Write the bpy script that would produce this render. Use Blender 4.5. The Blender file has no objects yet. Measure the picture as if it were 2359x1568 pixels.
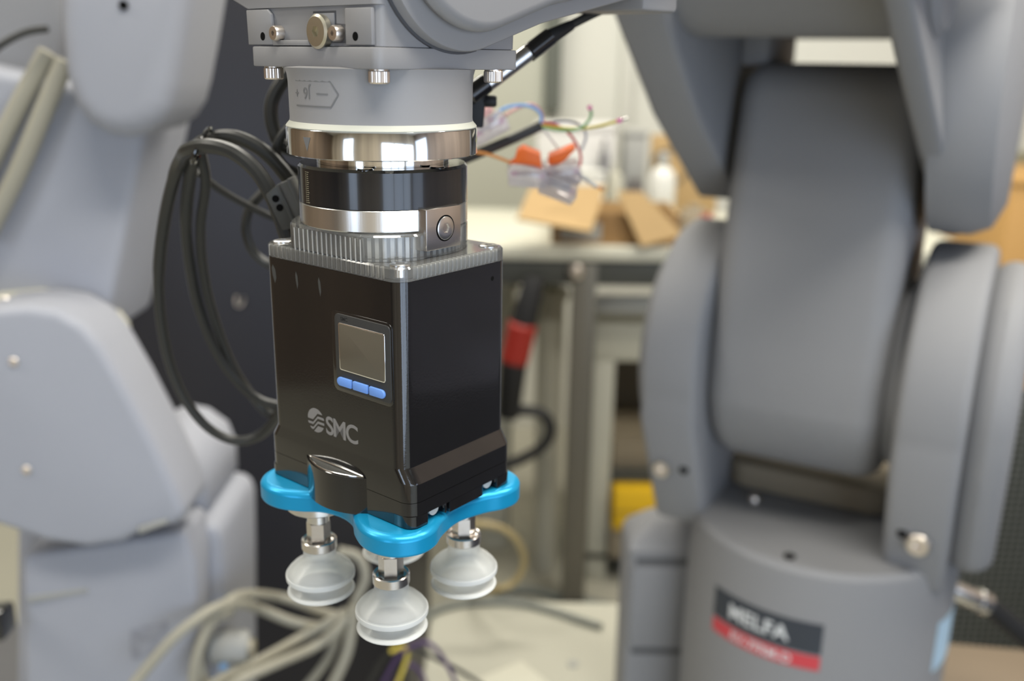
import bpy, bmesh, math, random
from mathutils import Matrix, Vector
random.seed(7)
PI = math.pi
scene = bpy.context.scene
COL = scene.collection

# ------------------------------------------------------------------ camera, light, exposure
CAM_H = 1300.0                                   # camera height above the floor, mm
F_PX, PITCH, ROLL = 2208.74, 0.2857, 0.0148
IW, IH = 2359.0, 1568.0
_c, _s, _cr, _sr = math.cos(PITCH), math.sin(PITCH), math.cos(ROLL), math.sin(ROLL)
_r0, _u0, _fw = Vector((1, 0, 0)), Vector((0, _s, _c)), Vector((0, _c, -_s))
_r = _cr * _r0 + _sr * _u0
_u = -_sr * _r0 + _cr * _u0
cam_data = bpy.data.cameras.new('camera')
cam = bpy.data.objects.new('camera', cam_data)
COL.objects.link(cam)
m = Matrix.Identity(4)
for i in range(3):
    m[i][0], m[i][1], m[i][2] = _r[i], _u[i], -_fw[i]
m[2][3] = CAM_H * .001
cam.matrix_world = m
cam_data.sensor_width = 36.0
cam_data.lens = F_PX / IW * 36.0
cam_data.clip_start = 0.01
cam_data.dof.use_dof = True
cam_data.dof.focus_distance = 0.338
cam_data.dof.aperture_fstop = 6.5
scene.camera = cam

world = bpy.data.worlds.new('world')
scene.world = world
world.use_nodes = True
world.node_tree.nodes['Background'].inputs[0].default_value = (0.75, 0.82, 0.95, 1)
world.node_tree.nodes['Background'].inputs[1].default_value = 0.25

vs = scene.view_settings
vs.view_transform = 'Standard'
vs.look = 'None'
vs.exposure = 0.0
vs.gamma = 1.0
vs.use_curve_mapping = False
scene.cycles.use_denoising = True
scene.cycles.max_bounces = 8
scene.cycles.transparent_max_bounces = 12
scene.cycles.caustics_reflective = False
scene.cycles.caustics_refractive = False


def area_light(name, loc, target, sx, sy, power, color):
    d = bpy.data.lights.new(name, 'AREA')
    d.shape = 'RECTANGLE'
    d.size, d.size_y = sx * .001, sy * .001
    d.energy, d.color = power, color
    o = bpy.data.objects.new(name, d)
    COL.objects.link(o)
    o.location = Vector(loc) * .001
    o.rotation_euler = (Vector(target) - Vector(loc)).to_track_quat('-Z', 'Y').to_euler()
    return o


DAY = (0.60, 0.76, 1.0)
for wx in (560, 1260, 1960):                      # three tall panes of the glazed door behind the photographer
    area_light('window_daylight', (wx, -2150, 1030), (wx, 0, 1030), 640, 1900, 14, DAY)
area_light('window_daylight', (-1700, -2150, 1500), (-1700, 0, 1500), 700, 1500, 14, DAY)
area_light('window_daylight', (2560, -1600, 1180), (0, -1600, 1180), 1000, 2250, 14, DAY)
for lx, ly, pw in ((-1300, 900, 16), (1300, 600, 36), (-900, 2300, 30), (1100, 2300, 14), (200, 1650, 36), (350, -250, 36), (-2400, 300, 28)):   # ceiling fluorescent panels; the last is added to brighten the floor reflected at left
    area_light('ceiling_lamp', (lx, ly, 2760), (lx, ly, 0), 1200, 300, pw, (1.0, 0.955, 0.86))

# ------------------------------------------------------------------ helpers (all lengths in mm, camera at z = 1300)
def ray(px, py):
    x, y = px - IW / 2, py - IH / 2
    x, y = _cr * x + _sr * y, -_sr * x + _cr * y
    X, U = x / F_PX, -y / F_PX
    return Vector((X, _c + U * _s, -_s + U * _c))


def at(px, py, Y):
    """the point of the room at distance Y that is seen in that direction"""
    d = ray(px, py)
    d = d * (Y / d.y)
    return Vector((d.x, d.y, d.z + CAM_H))


def onz(px, py, z):
    d = ray(px, py)
    d = d * ((z - CAM_H) / d.z)
    return Vector((d.x, d.y, z))


def frame(loc, rotz=0.0):
    return Matrix.Translation(Vector(loc)) @ Matrix.Rotation(rotz, 4, 'Z')


def basis(ex, ey, ez, loc=(0, 0, 0)):
    mm = Matrix.Identity(4)
    for i in range(3):
        mm[i][0], mm[i][1], mm[i][2], mm[i][3] = ex[i], ey[i], ez[i], loc[i]
    return mm


WM = {}
I4 = Matrix.Identity(4)


def setup(o, parent, W):
    W = W if W is not None else (WM[parent.name] if parent else I4)
    L = WM[parent.name].inverted() @ W if parent else W.copy()
    L = L.copy()
    L.translation *= .001
    if parent:
        o.parent = parent
    o.matrix_local = L
    WM[o.name] = W.copy()
    return o


def tag(o, label=None, cat=None, group=None, kind=None):
    if label: o['label'] = label
    if cat: o['category'] = cat
    if group: o['group'] = group
    if kind: o['kind'] = kind
    return o


def empty(name, W, label, cat, group=None):
    o = bpy.data.objects.new(name, None)
    COL.objects.link(o)
    o.empty_display_size = .02
    setup(o, None, W)
    return tag(o, label, cat, group)


def O(name, bm, mats, parent=None, W=None, smooth=35, label=None, cat=None, group=None, kind=None, recalc=True):
    me = bpy.data.meshes.new(name)
    if recalc:
        bmesh.ops.recalc_face_normals(bm, faces=bm.faces)
    bmesh.ops.scale(bm, vec=(.001, .001, .001), verts=bm.verts)
    bm.to_mesh(me)
    bm.free()
    for mt in (mats if isinstance(mats, (list, tuple)) else [mats]):
        me.materials.append(mt)
    if smooth:
        me.shade_smooth()
        me.set_sharp_from_angle(angle=math.radians(smooth))
    o = bpy.data.objects.new(name, me)
    COL.objects.link(o)
    setup(o, parent, W)
    return tag(o, label, cat, group, kind)


def inst(src, parent, W, name=None):
    o = src.copy()
    if name: o.name = name
    COL.objects.link(o)
    return setup(o, parent, W)


def bevel(bm, w, seg=2, ang=40):
    es = [e for e in bm.edges if len(e.link_faces) == 2 and e.calc_face_angle(0) > math.radians(ang)]
    if es and w > 0:
        bmesh.ops.bevel(bm, geom=es, offset=w, segments=seg, profile=.5, affect='EDGES', clamp_overlap=True)
    return bm


def box(x0, x1, y0, y1, z0, z1, bev=0, seg=2, bm=None):
    b = bmesh.new()
    bmesh.ops.create_cube(b, size=1)
    bmesh.ops.scale(b, vec=(x1 - x0, y1 - y0, z1 - z0), verts=b.verts)
    bmesh.ops.translate(b, vec=((x0 + x1) / 2, (y0 + y1) / 2, (z0 + z1) / 2), verts=b.verts)
    bevel(b, bev, seg)
    return merge(bm, b)


def merge(bm, b):
    if bm is None:
        return b
    me = bpy.data.meshes.new('tmp')
    b.to_mesh(me)
    b.free()
    bm.from_mesh(me)
    bpy.data.meshes.remove(me)
    return bm


def lathe(prof, n=64, bm=None, M=None, cap=True):
    """prof: (r, z) or (r, z, mode); mode 'hex' = hexagon, 'knurl' = fluted"""
    b = bmesh.new()
    rings = []
    for p in prof:
        r, z, mode = p[0], p[1], (p[2] if len(p) > 2 else '')
        ring = []
        for i in range(n):
            t = 2 * PI * i / n
            rr = r
            if mode == 'hex':
                rr = r * math.cos(PI / 6) / math.cos((t % (PI / 3)) - PI / 6)
            elif mode == 'knurl':
                rr = r * (1 if i % 2 else .955)
            ring.append(b.verts.new((rr * math.cos(t), rr * math.sin(t), z)))
        rings.append(ring)
    for a, c in zip(rings, rings[1:]):
        for i in range(n):
            b.faces.new((a[i], a[(i + 1) % n], c[(i + 1) % n], c[i]))
    if cap:
        if prof[0][0] > 1e-6: b.faces.new(rings[0][::-1])
        if prof[-1][0] > 1e-6: b.faces.new(rings[-1])
    if M is not None:
        b.transform(M)
    return merge(bm, b)


def prism(pts, z0, z1, bev=0, seg=2, bm=None, M=None):
    b = bmesh.new()
    lo = [b.verts.new((p[0], p[1], z0)) for p in pts]
    hi = [b.verts.new((p[0], p[1], z1)) for p in pts]
    n = len(pts)
    b.faces.new(lo[::-1])
    b.faces.new(hi)
    for i in range(n):
        b.faces.new((lo[i], lo[(i + 1) % n], hi[(i + 1) % n], hi[i]))
    bmesh.ops.recalc_face_normals(b, faces=b.faces)
    if bev:
        es = [e for e in b.edges if abs(e.verts[0].co.z - e.verts[1].co.z) < 1e-6 or e.calc_face_angle(0) > math.radians(50)]
        bmesh.ops.bevel(b, geom=es, offset=bev, segments=seg, profile=.5, affect='EDGES', clamp_overlap=True)
    if M is not None:
        b.transform(M)
    return merge(bm, b)


def loft(levels, bm=None):
    """levels: list of (outline, z), same point count"""
    b = bmesh.new()
    rings = [[b.verts.new((p[0], p[1], z)) for p in pts] for pts, z in levels]
    n = len(rings[0])
    for a, c in zip(rings, rings[1:]):
        for i in range(n):
            b.faces.new((a[i], a[(i + 1) % n], c[(i + 1) % n], c[i]))
    b.faces.new(rings[0][::-1])
    b.faces.new(rings[-1])
    return merge(bm, b)


def rrect(x0, x1, y0, y1, r, n=7):
    out = []
    for cx, cy, a in ((x1 - r, y1 - r, 0), (x0 + r, y1 - r, 90), (x0 + r, y0 + r, 180), (x1 - r, y0 + r, 270)):
        for i in range(n):
            t = math.radians(a + 90 * i / (n - 1))
            out.append((cx + r * math.cos(t), cy + r * math.sin(t)))
    return out


def spline(pts, sub=6, closed=False):
    P = [Vector(p) for p in pts]
    n = len(P)
    out = []
    rng = range(n) if closed else range(n - 1)
    for i in rng:
        p1, p2 = P[i], P[(i + 1) % n]
        p0 = P[i - 1] if (closed or i > 0) else p1 * 2 - p2
        p3 = P[(i + 2) % n] if (closed or i + 2 < n) else p2 * 2 - p1
        for k in range(sub):
            t = k / sub
            out.append(.5 * ((2 * p1) + (p2 - p0) * t + (2 * p0 - 5 * p1 + 4 * p2 - p3) * t * t + (3 * p1 - p0 - 3 * p2 + p3) * t ** 3))
    if not closed:
        out.append(P[-1])
    return out


def tube(pts, r, n=10, sub=6, bm=None, smooth=True):
    path = spline(pts, sub) if smooth else [Vector(p) for p in pts]
    b = bmesh.new()
    N = len(path)
    tang = [(path[min(i + 1, N - 1)] - path[max(i - 1, 0)]).normalized() for i in range(N)]
    up = Vector((0, 0, 1)) if abs(tang[0].z) < .9 else Vector((1, 0, 0))
    nrm = (up - tang[0] * up.dot(tang[0])).normalized()
    rings = []
    for i in range(N):
        nrm = (nrm - tang[i] * nrm.dot(tang[i])).normalized()
        bi = tang[i].cross(nrm)
        rr = r[min(i * len(r) // N, len(r) - 1)] if isinstance(r, (list, tuple)) else r
        rings.append([b.verts.new(path[i] + nrm * rr * math.cos(2 * PI * k / n) + bi * rr * math.sin(2 * PI * k / n)) for k in range(n)])
    for a, c in zip(rings, rings[1:]):
        for i in range(n):
            b.faces.new((a[i], a[(i + 1) % n], c[(i + 1) % n], c[i]))
    b.faces.new(rings[0][::-1])
    b.faces.new(rings[-1])
    return merge(bm, b)


def text_bm(s, size, bold=0.0, depth=0.0, spacing=1.0, sx=1.0, cx=True):
    cu = bpy.data.curves.new('t', 'FONT')
    cu.body, cu.size, cu.offset, cu.extrude, cu.space_character = s, 1.0, bold, depth / size, spacing
    cu.resolution_u = 6
    if cx:
        cu.align_x = 'CENTER'
    o = bpy.data.objects.new('t', cu)
    COL.objects.link(o)
    bpy.context.view_layer.update()
    me = bpy.data.meshes.new_from_object(o.evaluated_get(bpy.context.evaluated_depsgraph_get()))
    b = bmesh.new()
    b.from_mesh(me)
    bpy.data.objects.remove(o)
    bpy.data.curves.remove(cu)
    bpy.data.meshes.remove(me)
    bmesh.ops.scale(b, vec=(size * sx, size, size), verts=b.verts)
    return b


# ------------------------------------------------------------------ materials
def mat(name, col, rough=.5, metal=0.0, spec=.5, var=0.0, vscale=60.0, bump=0.0, bscale=300.0, coat=0.0, trans=0.0, emit=None, estr=0.0, stretch=None, ior=1.45):
    mt = bpy.data.materials.new(name)
    mt.use_nodes = True
    nt = mt.node_tree
    p = nt.nodes['Principled BSDF']
    p.inputs['Base Color'].default_value = (*col, 1)
    p.inputs['Roughness'].default_value = rough
    p.inputs['Metallic'].default_value = metal
    p.inputs['Specular IOR Level'].default_value = spec
    p.inputs['Coat Weight'].default_value = coat
    p.inputs['Coat Roughness'].default_value = .04
    p.inputs['Transmission Weight'].default_value = trans
    p.inputs['IOR'].default_value = ior
    if emit:
        p.inputs['Emission Color'].default_value = (*emit, 1)
        p.inputs['Emission Strength'].default_value = estr
    if var or bump:
        tc = nt.nodes.new('ShaderNodeTexCoord')
        mp = nt.nodes.new('ShaderNodeMapping')
        nt.links.new(tc.outputs['Object'], mp.inputs[0])
        if stretch:
            mp.inputs['Scale'].default_value = stretch
        if var:
            nz = nt.nodes.new('ShaderNodeTexNoise')
            nz.inputs['Scale'].default_value = vscale
            nz.inputs['Detail'].default_value = 4
            nt.links.new(mp.outputs[0], nz.inputs['Vector'])
            mx = nt.nodes.new('ShaderNodeMix')
            mx.data_type = 'RGBA'
            mx.inputs['A'].default_value = (*[c * (1 - var) for c in col], 1)
            mx.inputs['B'].default_value = (*[min(1, c * (1 + var)) for c in col], 1)
            nt.links.new(nz.outputs['Fac'], mx.inputs['Factor'])
            nt.links.new(mx.outputs['Result'], p.inputs['Base Color'])
        if bump:
            nb = nt.nodes.new('ShaderNodeTexNoise')
            nb.inputs['Scale'].default_value = bscale
            nb.inputs['Detail'].default_value = 3
            nt.links.new(mp.outputs[0], nb.inputs['Vector'])
            bp = nt.nodes.new('ShaderNodeBump')
            bp.inputs['Strength'].default_value = bump
            bp.inputs['Distance'].default_value = .0005
            nt.links.new(nb.outputs['Fac'], bp.inputs['Height'])
            nt.links.new(bp.outputs['Normal'], p.inputs['Normal'])
    return mt


def clear_mat(name, tint, milk, rough, gloss=.5, white=(.82, .83, .80)):
    """clear moulded plastic: mostly see-through, a little milky, glossy by Fresnel"""
    mt = bpy.data.materials.new(name)
    mt.use_nodes = True
    nt = mt.node_tree
    nt.nodes.clear()
    out = nt.nodes.new('ShaderNodeOutputMaterial')
    tr = nt.nodes.new('ShaderNodeBsdfTransparent')
    tr.inputs[0].default_value = (*tint, 1)
    df = nt.nodes.new('ShaderNodeBsdfDiffuse')
    df.inputs[0].default_value = (*white, 1)
    tl = nt.nodes.new('ShaderNodeBsdfTranslucent')
    tl.inputs[0].default_value = (*white, 1)
    m0 = nt.nodes.new('ShaderNodeMixShader')
    m0.inputs[0].default_value = .5
    nt.links.new(df.outputs[0], m0.inputs[1])
    nt.links.new(tl.outputs[0], m0.inputs[2])
    m1 = nt.nodes.new('ShaderNodeMixShader')
    m1.inputs[0].default_value = milk
    nt.links.new(tr.outputs[0], m1.inputs[1])
    nt.links.new(m0.outputs[0], m1.inputs[2])
    gl = nt.nodes.new('ShaderNodeBsdfGlossy')
    gl.inputs['Roughness'].default_value = rough
    fr = nt.nodes.new('ShaderNodeFresnel')
    fr.inputs[0].default_value = 1.5
    mu = nt.nodes.new('ShaderNodeMath')
    mu.operation = 'MULTIPLY'
    mu.inputs[1].default_value = gloss * 2
    nt.links.new(fr.outputs[0], mu.inputs[0])
    m2 = nt.nodes.new('ShaderNodeMixShader')
    nt.links.new(mu.outputs[0], m2.inputs[0])
    nt.links.new(m1.outputs[0], m2.inputs[1])
    nt.links.new(gl.outputs[0], m2.inputs[2])
    nt.links.new(m2.outputs[0], out.inputs[0])
    return mt


M = {}
M['grey'] = mat('grey_robot_paint', (.275, .270, .272), .42, spec=.4, var=.04, vscale=18, bump=.04, bscale=900)
M['grey_rear'] = mat('grey_robot_casting_paint', (.245, .246, .255), .6, spec=.35, var=.04, vscale=8)
M['grey_dark'] = mat('dark_grey_paint', (.09, .09, .095), .5)
M['white_robot'] = mat('pale_robot_paint', (.335, .345, .385), .5, spec=.35, var=.05, vscale=6)
M['cream_seal'] = mat('cream_rubber_seal', (.50, .50, .43), .6)
M['steel'] = mat('polished_steel', (.78, .77, .74), .09, 1.0, var=.03, vscale=200, stretch=(1, 1, .02))
M['bolt'] = mat('nickel_bolt', (.78, .71, .64), .32, 1.0)
M['bolt_dull'] = mat('oiled_bolt', (.62, .58, .47), .36, 1.0)
M['alu'] = mat('brushed_aluminium', (.78, .77, .75), .24, 1.0, bump=.06, bscale=500, stretch=(1, 1, .05))
M['nickel'] = mat('satin_nickel', (.70, .66, .62), .26, 1.0, bump=.05, bscale=400, stretch=(.05, 1, 1))
M['chrome'] = mat('bright_edge', (.9, .9, .9), .08, 1.0)
M['black_anod'] = mat('black_anodised', (.012, .012, .013), .16, spec=.6, coat=.3)
M['black_gloss'] = mat('black_gloss_plastic', (.008, .0075, .0075), .10, spec=.5, bump=.05, bscale=1400, coat=.85)
M['black_panel'] = mat('matt_black_bezel', (.035, .035, .034), .45)
M['black_rubber'] = mat('black_cable_rubber', (.030, .030, .027), .38, spec=.45)
M['black_matt'] = mat('black_matt', (.012, .012, .013), .6)
M['hole'] = mat('dark_hole', (.004, .004, .004), .8, spec=.1)
M['screen'] = mat('dim_screen_glass', (.11, .095, .07), .14, spec=.6)
M['button'] = mat('blue_rubber_button', (.16, .33, .78), .5)
M['logo'] = mat('grey_print', (.22, .21, .20), .5)
M['print'] = mat('dark_grey_print', (.16, .16, .16), .6)
M['blue'] = mat('blue_anodised_aluminium', (.010, .30, .56), .30, .35, spec=.5, bump=.05, bscale=2500)
M['silicone'] = clear_mat('frosted_silicone', (.98, .99, .98), .44, .42, .16, (.96, .97, .96))
M['silicone_rim'] = clear_mat('thick_silicone_edge', (.98, .99, .98), .82, .4, .2, (.97, .98, .97))
M['clear'] = clear_mat('clear_polycarbonate', (.97, .97, .95), .17, .05, .7, (.95, .95, .92))
M['clear_rib'] = clear_mat('clear_rib', (.95, .95, .93), .88, .15, .5, (.97, .97, .94))
M['wago'] = clear_mat('clear_terminal_plastic', (.99, .97, .97), .5, .10, .3, (1.0, .94, .94))
M['inner'] = mat('pale_inner_block', (.60, .585, .54), .5)
M['scratch'] = mat('scuffed_paint', (.055, .055, .05), .6)
M['orange'] = mat('orange_lever', (.95, .17, .02), .5)
M['red'] = mat('red_plastic', (.30, .022, .014), .5)
M['red_label'] = mat('red_label', (.55, .055, .07), .5)
M['label_dark'] = mat('charcoal_label', (.035, .042, .055), .45)
M['label_white'] = mat('white_lettering', (.62, .64, .66), .5)
M['sticker'] = mat('pale_blue_sticker', (.42, .58, .72), .5, var=.15, vscale=80)
M['wall'] = mat('cream_wall', (.59, .59, .535), .8, var=.02, vscale=2)
M['wall_olive'] = mat('grey_green_panel', (.47, .475, .40), .8)
M['wall_brown'] = mat('brown_board_panelling', (.17, .12, .08), .6, var=.75, vscale=2.6, stretch=(1, 1, .03))
M['reflected_navy'] = mat('reflected_dark_slate', (.045, .050, .075), .5, var=.8, vscale=2.2, stretch=(1, 1, .03))  # dark tone of the added block that the gripper reflects
M['wall_rose'] = mat('rose_tan_panelling', (.32, .26, .225), .7, var=.7, vscale=2.4, stretch=(1, 1, .03))
M['wall_tan'] = mat('tan_board_panelling', (.50, .44, .36), .7, var=.75, vscale=3.0, stretch=(1, 1, .03))
M['ceiling'] = mat('white_ceiling', (.74, .74, .70), .85)
M['floor'] = mat('beige_floor', (.37, .355, .29), .55, var=.08, vscale=3)
M['cabinet'] = mat('black_cabinet', (.018, .018, .024), .42, var=.1, vscale=3)
M['bench_top'] = mat('cream_bench_top', (.55, .54, .45), .5)
M['bench_frame'] = mat('dark_bench_rail', (.06, .062, .055), .5)
M['leg_steel'] = mat('dull_steel_leg', (.17, .16, .135), .45, .6)
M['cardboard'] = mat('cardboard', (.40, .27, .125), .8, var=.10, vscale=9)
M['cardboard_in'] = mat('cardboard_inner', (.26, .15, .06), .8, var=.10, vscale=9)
M['wood'] = mat('orange_wood', (.52, .30, .10), .6, var=.15, vscale=8, stretch=(1, 1, .1))
M['white_plastic'] = mat('white_plastic', (.62, .62, .58), .4)
M['grey_plastic'] = mat('grey_plastic', (.33, .33, .31), .5)
M['offwhite'] = mat('off_white_enamel', (.50, .49, .41), .5)
M['tan'] = mat('tan_board', (.24, .20, .14), .7)
M['brown'] = mat('brown_board', (.12, .095, .06), .7)
M['yellow'] = mat('yellow_board', (.72, .44, .01), .6)
M['beige_cable'] = mat('beige_cable', (.33, .31, .245), .5)
M['amber_tube'] = mat('amber_tube', (.32, .245, .11), .4)
M['grey_tube'] = mat('grey_green_tube', (.17, .18, .16), .4)
M['table'] = mat('pale_table_top', (.43, .42, .35), .5, var=.04, vscale=4)
M['table_light'] = mat('pale_lid', (.56, .545, .45), .5)
for n, c in dict(w_red=(.62, .08, .08), w_yellow=(.75, .60, .10), w_green=(.20, .42, .18), w_blue=(.26, .46, .76), w_pink=(.78, .42, .36),
                 w_grey=(.42, .42, .46), w_orange=(.72, .28, .06), w_violet=(.075, .04, .12), crimp=(.80, .18, .42)).items():
    M[n] = mat(n, c, .45)

# ------------------------------------------------------------------ the room
def struct(name, bm, mt, parent=None):
    return O(name, bm, mt, parent, smooth=0, kind='structure')


struct('floor', box(-3650, 2650, -2250, 3400, -60, 0), M['floor'])
struct('ceiling', box(-3650, 2650, -2250, 3400, 2800, 2860), M['ceiling'])
WB = struct('wall_back', box(-3650, 2650, 3300, 3400, 0, 2800), M['wall'])
struct('wall_left', box(-3720, -3600, -2250, 3300, 0, 2800), M['wall_brown'])
WR = struct('wall_right', box(2600, 2720, -2250, 3300, 0, 2800), M['wall_rose'])
O('dark_reflected_block', box(950, 2600, -400, 1250, 0, 840, 4), M['reflected_navy'], WR, smooth=0)  # unseen dark block, added so the gripper's right face reflects something dark
struct('wall_front', box(-3600, 2600, -2340, -2250, 0, 2800), M['wall_tan'])
a0, a1 = at(1150, 200, 3270), at(1262, 200, 3270)
O('wall_panel', box(a0.x - 900, a1.x, 3262, 3300, 700, 2800, 4), M['wall_olive'], WB)
a0, a1 = at(1256, 60, 3250), at(1290, 255, 3250)
O('wall_channel', box(a0.x, a1.x, 3240, 3300, a1.z, 2800, 4), mat('dark_channel', (.13, .14, .12), .6), WB)
a0 = at(1428, 200, 3280)
O('wall_rib', box(a0.x, a0.x + 45, 3280, 3300, 800, 2800, 4), M['wall'], WB)
a0, a1 = at(2262, 350, 3250), at(2345, 600, 3250)
O('wall_pilaster', box(a0.x, a1.x, 3230, 3300, 0, a0.z, 4), mat('olive_pilaster', (.28, .26, .17), .7), WB)

# ------------------------------------------------------------------ black cabinet behind the gripper
cY = 1500
c0, c1 = at(150, 0, cY), at(905, 0, cY)
CF = frame(((c0.x + c1.x) / 2, cY + 250, 0))
cab = empty('equipment_cabinet', CF, 'tall black cabinet standing behind the gripper and the white robot', 'cabinet')
hw = (c1.x - c0.x) / 2
O('body', box(-hw, hw, -240, 250, 0, 1900, 6), M['cabinet'], cab)
O('door', box(-hw + 4, hw - 4, -250, -241, 30, 1460, 3), M['cabinet'], cab)
O('top_panel', box(-hw + 4, hw - 4, -250, -241, 1466, 1890, 3), M['cabinet'], cab)
hp = at(555, 690, cY) - Vector((CF.translation.x, CF.translation.y, 0))
O('latch_hook', tube([(hp.x - 6, -252, hp.z + 6), (hp.x - 5, -262, hp.z - 4), (hp.x + 2, -266, hp.z - 7), (hp.x + 7, -262, hp.z - 1), (hp.x + 6, -252, hp.z + 5)], 1.0, 6),
  M['bolt'], cab, label='small bright metal hook')

# ------------------------------------------------------------------ gripper
GX, GY, YAW = -49.2545, 363.5325, .8959
G = frame((GX, GY, CAM_H), YAW)                    # z in this frame is height relative to the camera
grip = empty('vacuum_gripper', frame((GX, GY, CAM_H - 216.4), YAW),
             'black box-shaped vacuum gripper with blue plate and frosted suction cups under robot wrist', 'gripper')
HX, HY = 29.25, 37.5
# adapter ring
adp = O('adapter_ring', lathe([(24, -34.3), (24, -37.6), (30.6, -37.6), (31.5, -38.6), (31.5, -51.3), (20, -51.3)], 128), M['black_anod'], grip, G, label='black anodised ring')
O('spacer', lathe([(24.6, -34.1), (24.6, -37.55), (20, -37.55)], 96), M['steel'], adp, G)
bmk = None
for k in range(16):
    zz = -39.6 - k * .72
    t0 = math.radians(180 + 36)
    ln = 1.9 if k % 5 else 2.6
    for j, (q0, q1) in enumerate(((0, .028), (.036, .036 + .02 * ln))):
        pts = []
        for tt in (t0 + q0, t0 + q1):
            for z2 in (zz, zz - .28):
                pts.append((31.54 * math.cos(tt - YAW), 31.54 * math.sin(tt - YAW), z2))
        b = bmesh.new()
        vsx = [b.verts.new(p) for p in (pts[0], pts[2], pts[3], pts[1])]
        b.faces.new(vsx)
        bmk = merge(bmk, b)
O('scale_marks', bmk, mat('engraved_marks', (.30, .27, .18), .5), adp, G, kind='stuff')
for az in (-95, -40, 145):
    t = math.radians(az) - YAW
    O('recess_screw', lathe([(0, -37.2), (2.6, -37.2), (2.9, -37.6), (2.9, -38.0)], 24, M=Matrix.Translation((28.2 * math.cos(t), 28.2 * math.sin(t), 0))), M['black_gloss'], adp, G)
# clamp ring + block
O('clamp_ring', lathe([(24, -51.4), (31.2, -51.4), (31.5, -51.8), (31.5, -59.0), (31.1, -59.4), (24, -59.4)], 128), M['alu'], grip, G, label='silver clamp ring')
blk = O('clamp_block', box(-11.6, 6.6, -33.2, -22, -66.0, -51.0, .5, 2), M['nickel'], grip, G, label='square nickel clamp block with countersunk screw')
BM_ = G @ basis((1, 0, 0), (0, 0, 1), (0, -1, 0), (-1.9, -33.2, -58.6))
O('screw_well', lathe([(4.75, -.2), (4.75, .06), (4.1, .06), (4.1, -.2)], 40, cap=False), M['hole'], blk, BM_)
O('clamp_screw', lathe([(4.2, -.3), (4.2, .25), (3.9, .45), (1.75, .45, 'hex'), (1.6, -1.2, 'hex'), (0.01, -1.2)], 48), M['alu'], blk, BM_)

# clear cover: neck + square plate
def neck_outline(r=35.2, h=HX - .2, n=72, hy=31.6):
    out = []
    for i in range(n):
        t = 2 * PI * i / n
        k = r if math.cos(t) < -.3 else hy
        out.append((max(-h, min(h, k * math.cos(t))), max(-hy, min(hy, k * math.sin(t)))))
    return out
cover = O('clear_cover', loft([(rrect(-HX, HX, -HY, HY, 5.7, 9), -73.9), (rrect(-HX, HX, -HY, HY, 5.7, 9), -69.6), (rrect(-HX + .7, HX - .7, -HY + .7, HY - .7, 5.0, 9), -68.8)]),
          M['clear'], grip, G, label='clear plastic top cover with ribs')
O('cover_neck', loft([(neck_outline(), -68.7), (neck_outline(), -60.2), (neck_outline(34.6, HX - .7, hy=31), -59.5)]), M['clear'], cover, G)
O('inner_block', loft([(rrect(-21, 21, -23, 23, 8), -69.5), (rrect(-22, 22, -22, 22, 14), -64), (rrect(-22, 22, -22, 22, 14), -59.6)]), M['inner'], cover, G)
O('inner_tray', loft([(rrect(-26, 26, -34, 34, 4), -73.8), (rrect(-25, 25, -33, 33, 4), -69.6)]), mat('dark_inner_tray', (.10, .10, .095), .5), cover, G)
rb = None
for k in range(25):                                  # ribs along the left side, tall under the neck
    y = 33 - k * 2.55
    tall = abs(y) < 12
    rb = box(-HX + .15, -HX + 1.4, y - .3, y + .3, -73.6, -61.0 if abs(y) < 19.5 else -69.3, bm=rb)
for k in range(20):                                  # ribs along the right side of the plate
    x = -20.5 + k * 2.25
    rb = box(x - .3, x + .3, -HY + .2, -HY + 2.2, -73.6, -69.3, bm=rb)
for k in range(26):                                  # ribs around the neck
    t = math.radians(200 + k * 5.2)
    x, y = 29.6 * math.cos(t), 29.6 * math.sin(t)
    if x > -27:
        b = box(-.4, .4, -.7, .7, -68.6, -61.2)
        b.transform(Matrix.Translation((x, y, 0)) @ Matrix.Rotation(t, 4, 'Z'))
        rb = merge(rb, b)
O('ribs', rb, M['clear_rib'], cover, G, kind='stuff', smooth=0)
for sx in (-1, 1):
    for sy in (-1, 1):
        O('cover_screw', lathe([(2.3, -73), (2.3, -70.2), (3.7, -69.8), (3.7, -68.5), (3.2, -68.2), (1.6, -68.2, 'hex'), (1.5, -70, 'hex'), (.01, -70)], 36,
                               M=Matrix.Translation((sx * (HX - 5.6), sy * (HY - 5.6), 0))), M['alu'], cover, G)

# black body (flares only towards the two narrow sides)
bd = [(rrect(-HX, HX, -HY, HY, 5.6, 9), -74.0), (rrect(-HX, HX, -HY, HY, 5.6, 9), -142.9), (rrect(-HX, HX, -HY - .35, HY + .35, 5.6, 9), -143.6),
      (rrect(-HX, HX, -HY - 3.1, HY + 3.1, 5.6, 9), -147.9), (rrect(-HX, HX, -HY - 3.4, HY + 3.4, 5.6, 9), -148.6), (rrect(-HX, HX, -HY - 3.4, HY + 3.4, 5.6, 9), -155.6)]
body = O('body', loft(bd), M['black_gloss'], grip, G, smooth=15, label='glossy black plastic body')
lower = O('lower_cover', loft([(rrect(-HX, HX, -HY - 3.4, HY + 3.4, 5.6, 9), -155.8), (rrect(-HX, HX, -HY - 3.4, HY + 3.4, 5.6, 9), -161.2),
                               (rrect(-HX, HX, -HY + 1, HY + 3.4, 4.4, 9), -161.3), (rrect(-HX, HX, -HY + 1, HY + 3.4, 4.4, 9), -165.6)]), M['black_gloss'], grip, G, smooth=15)
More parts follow.
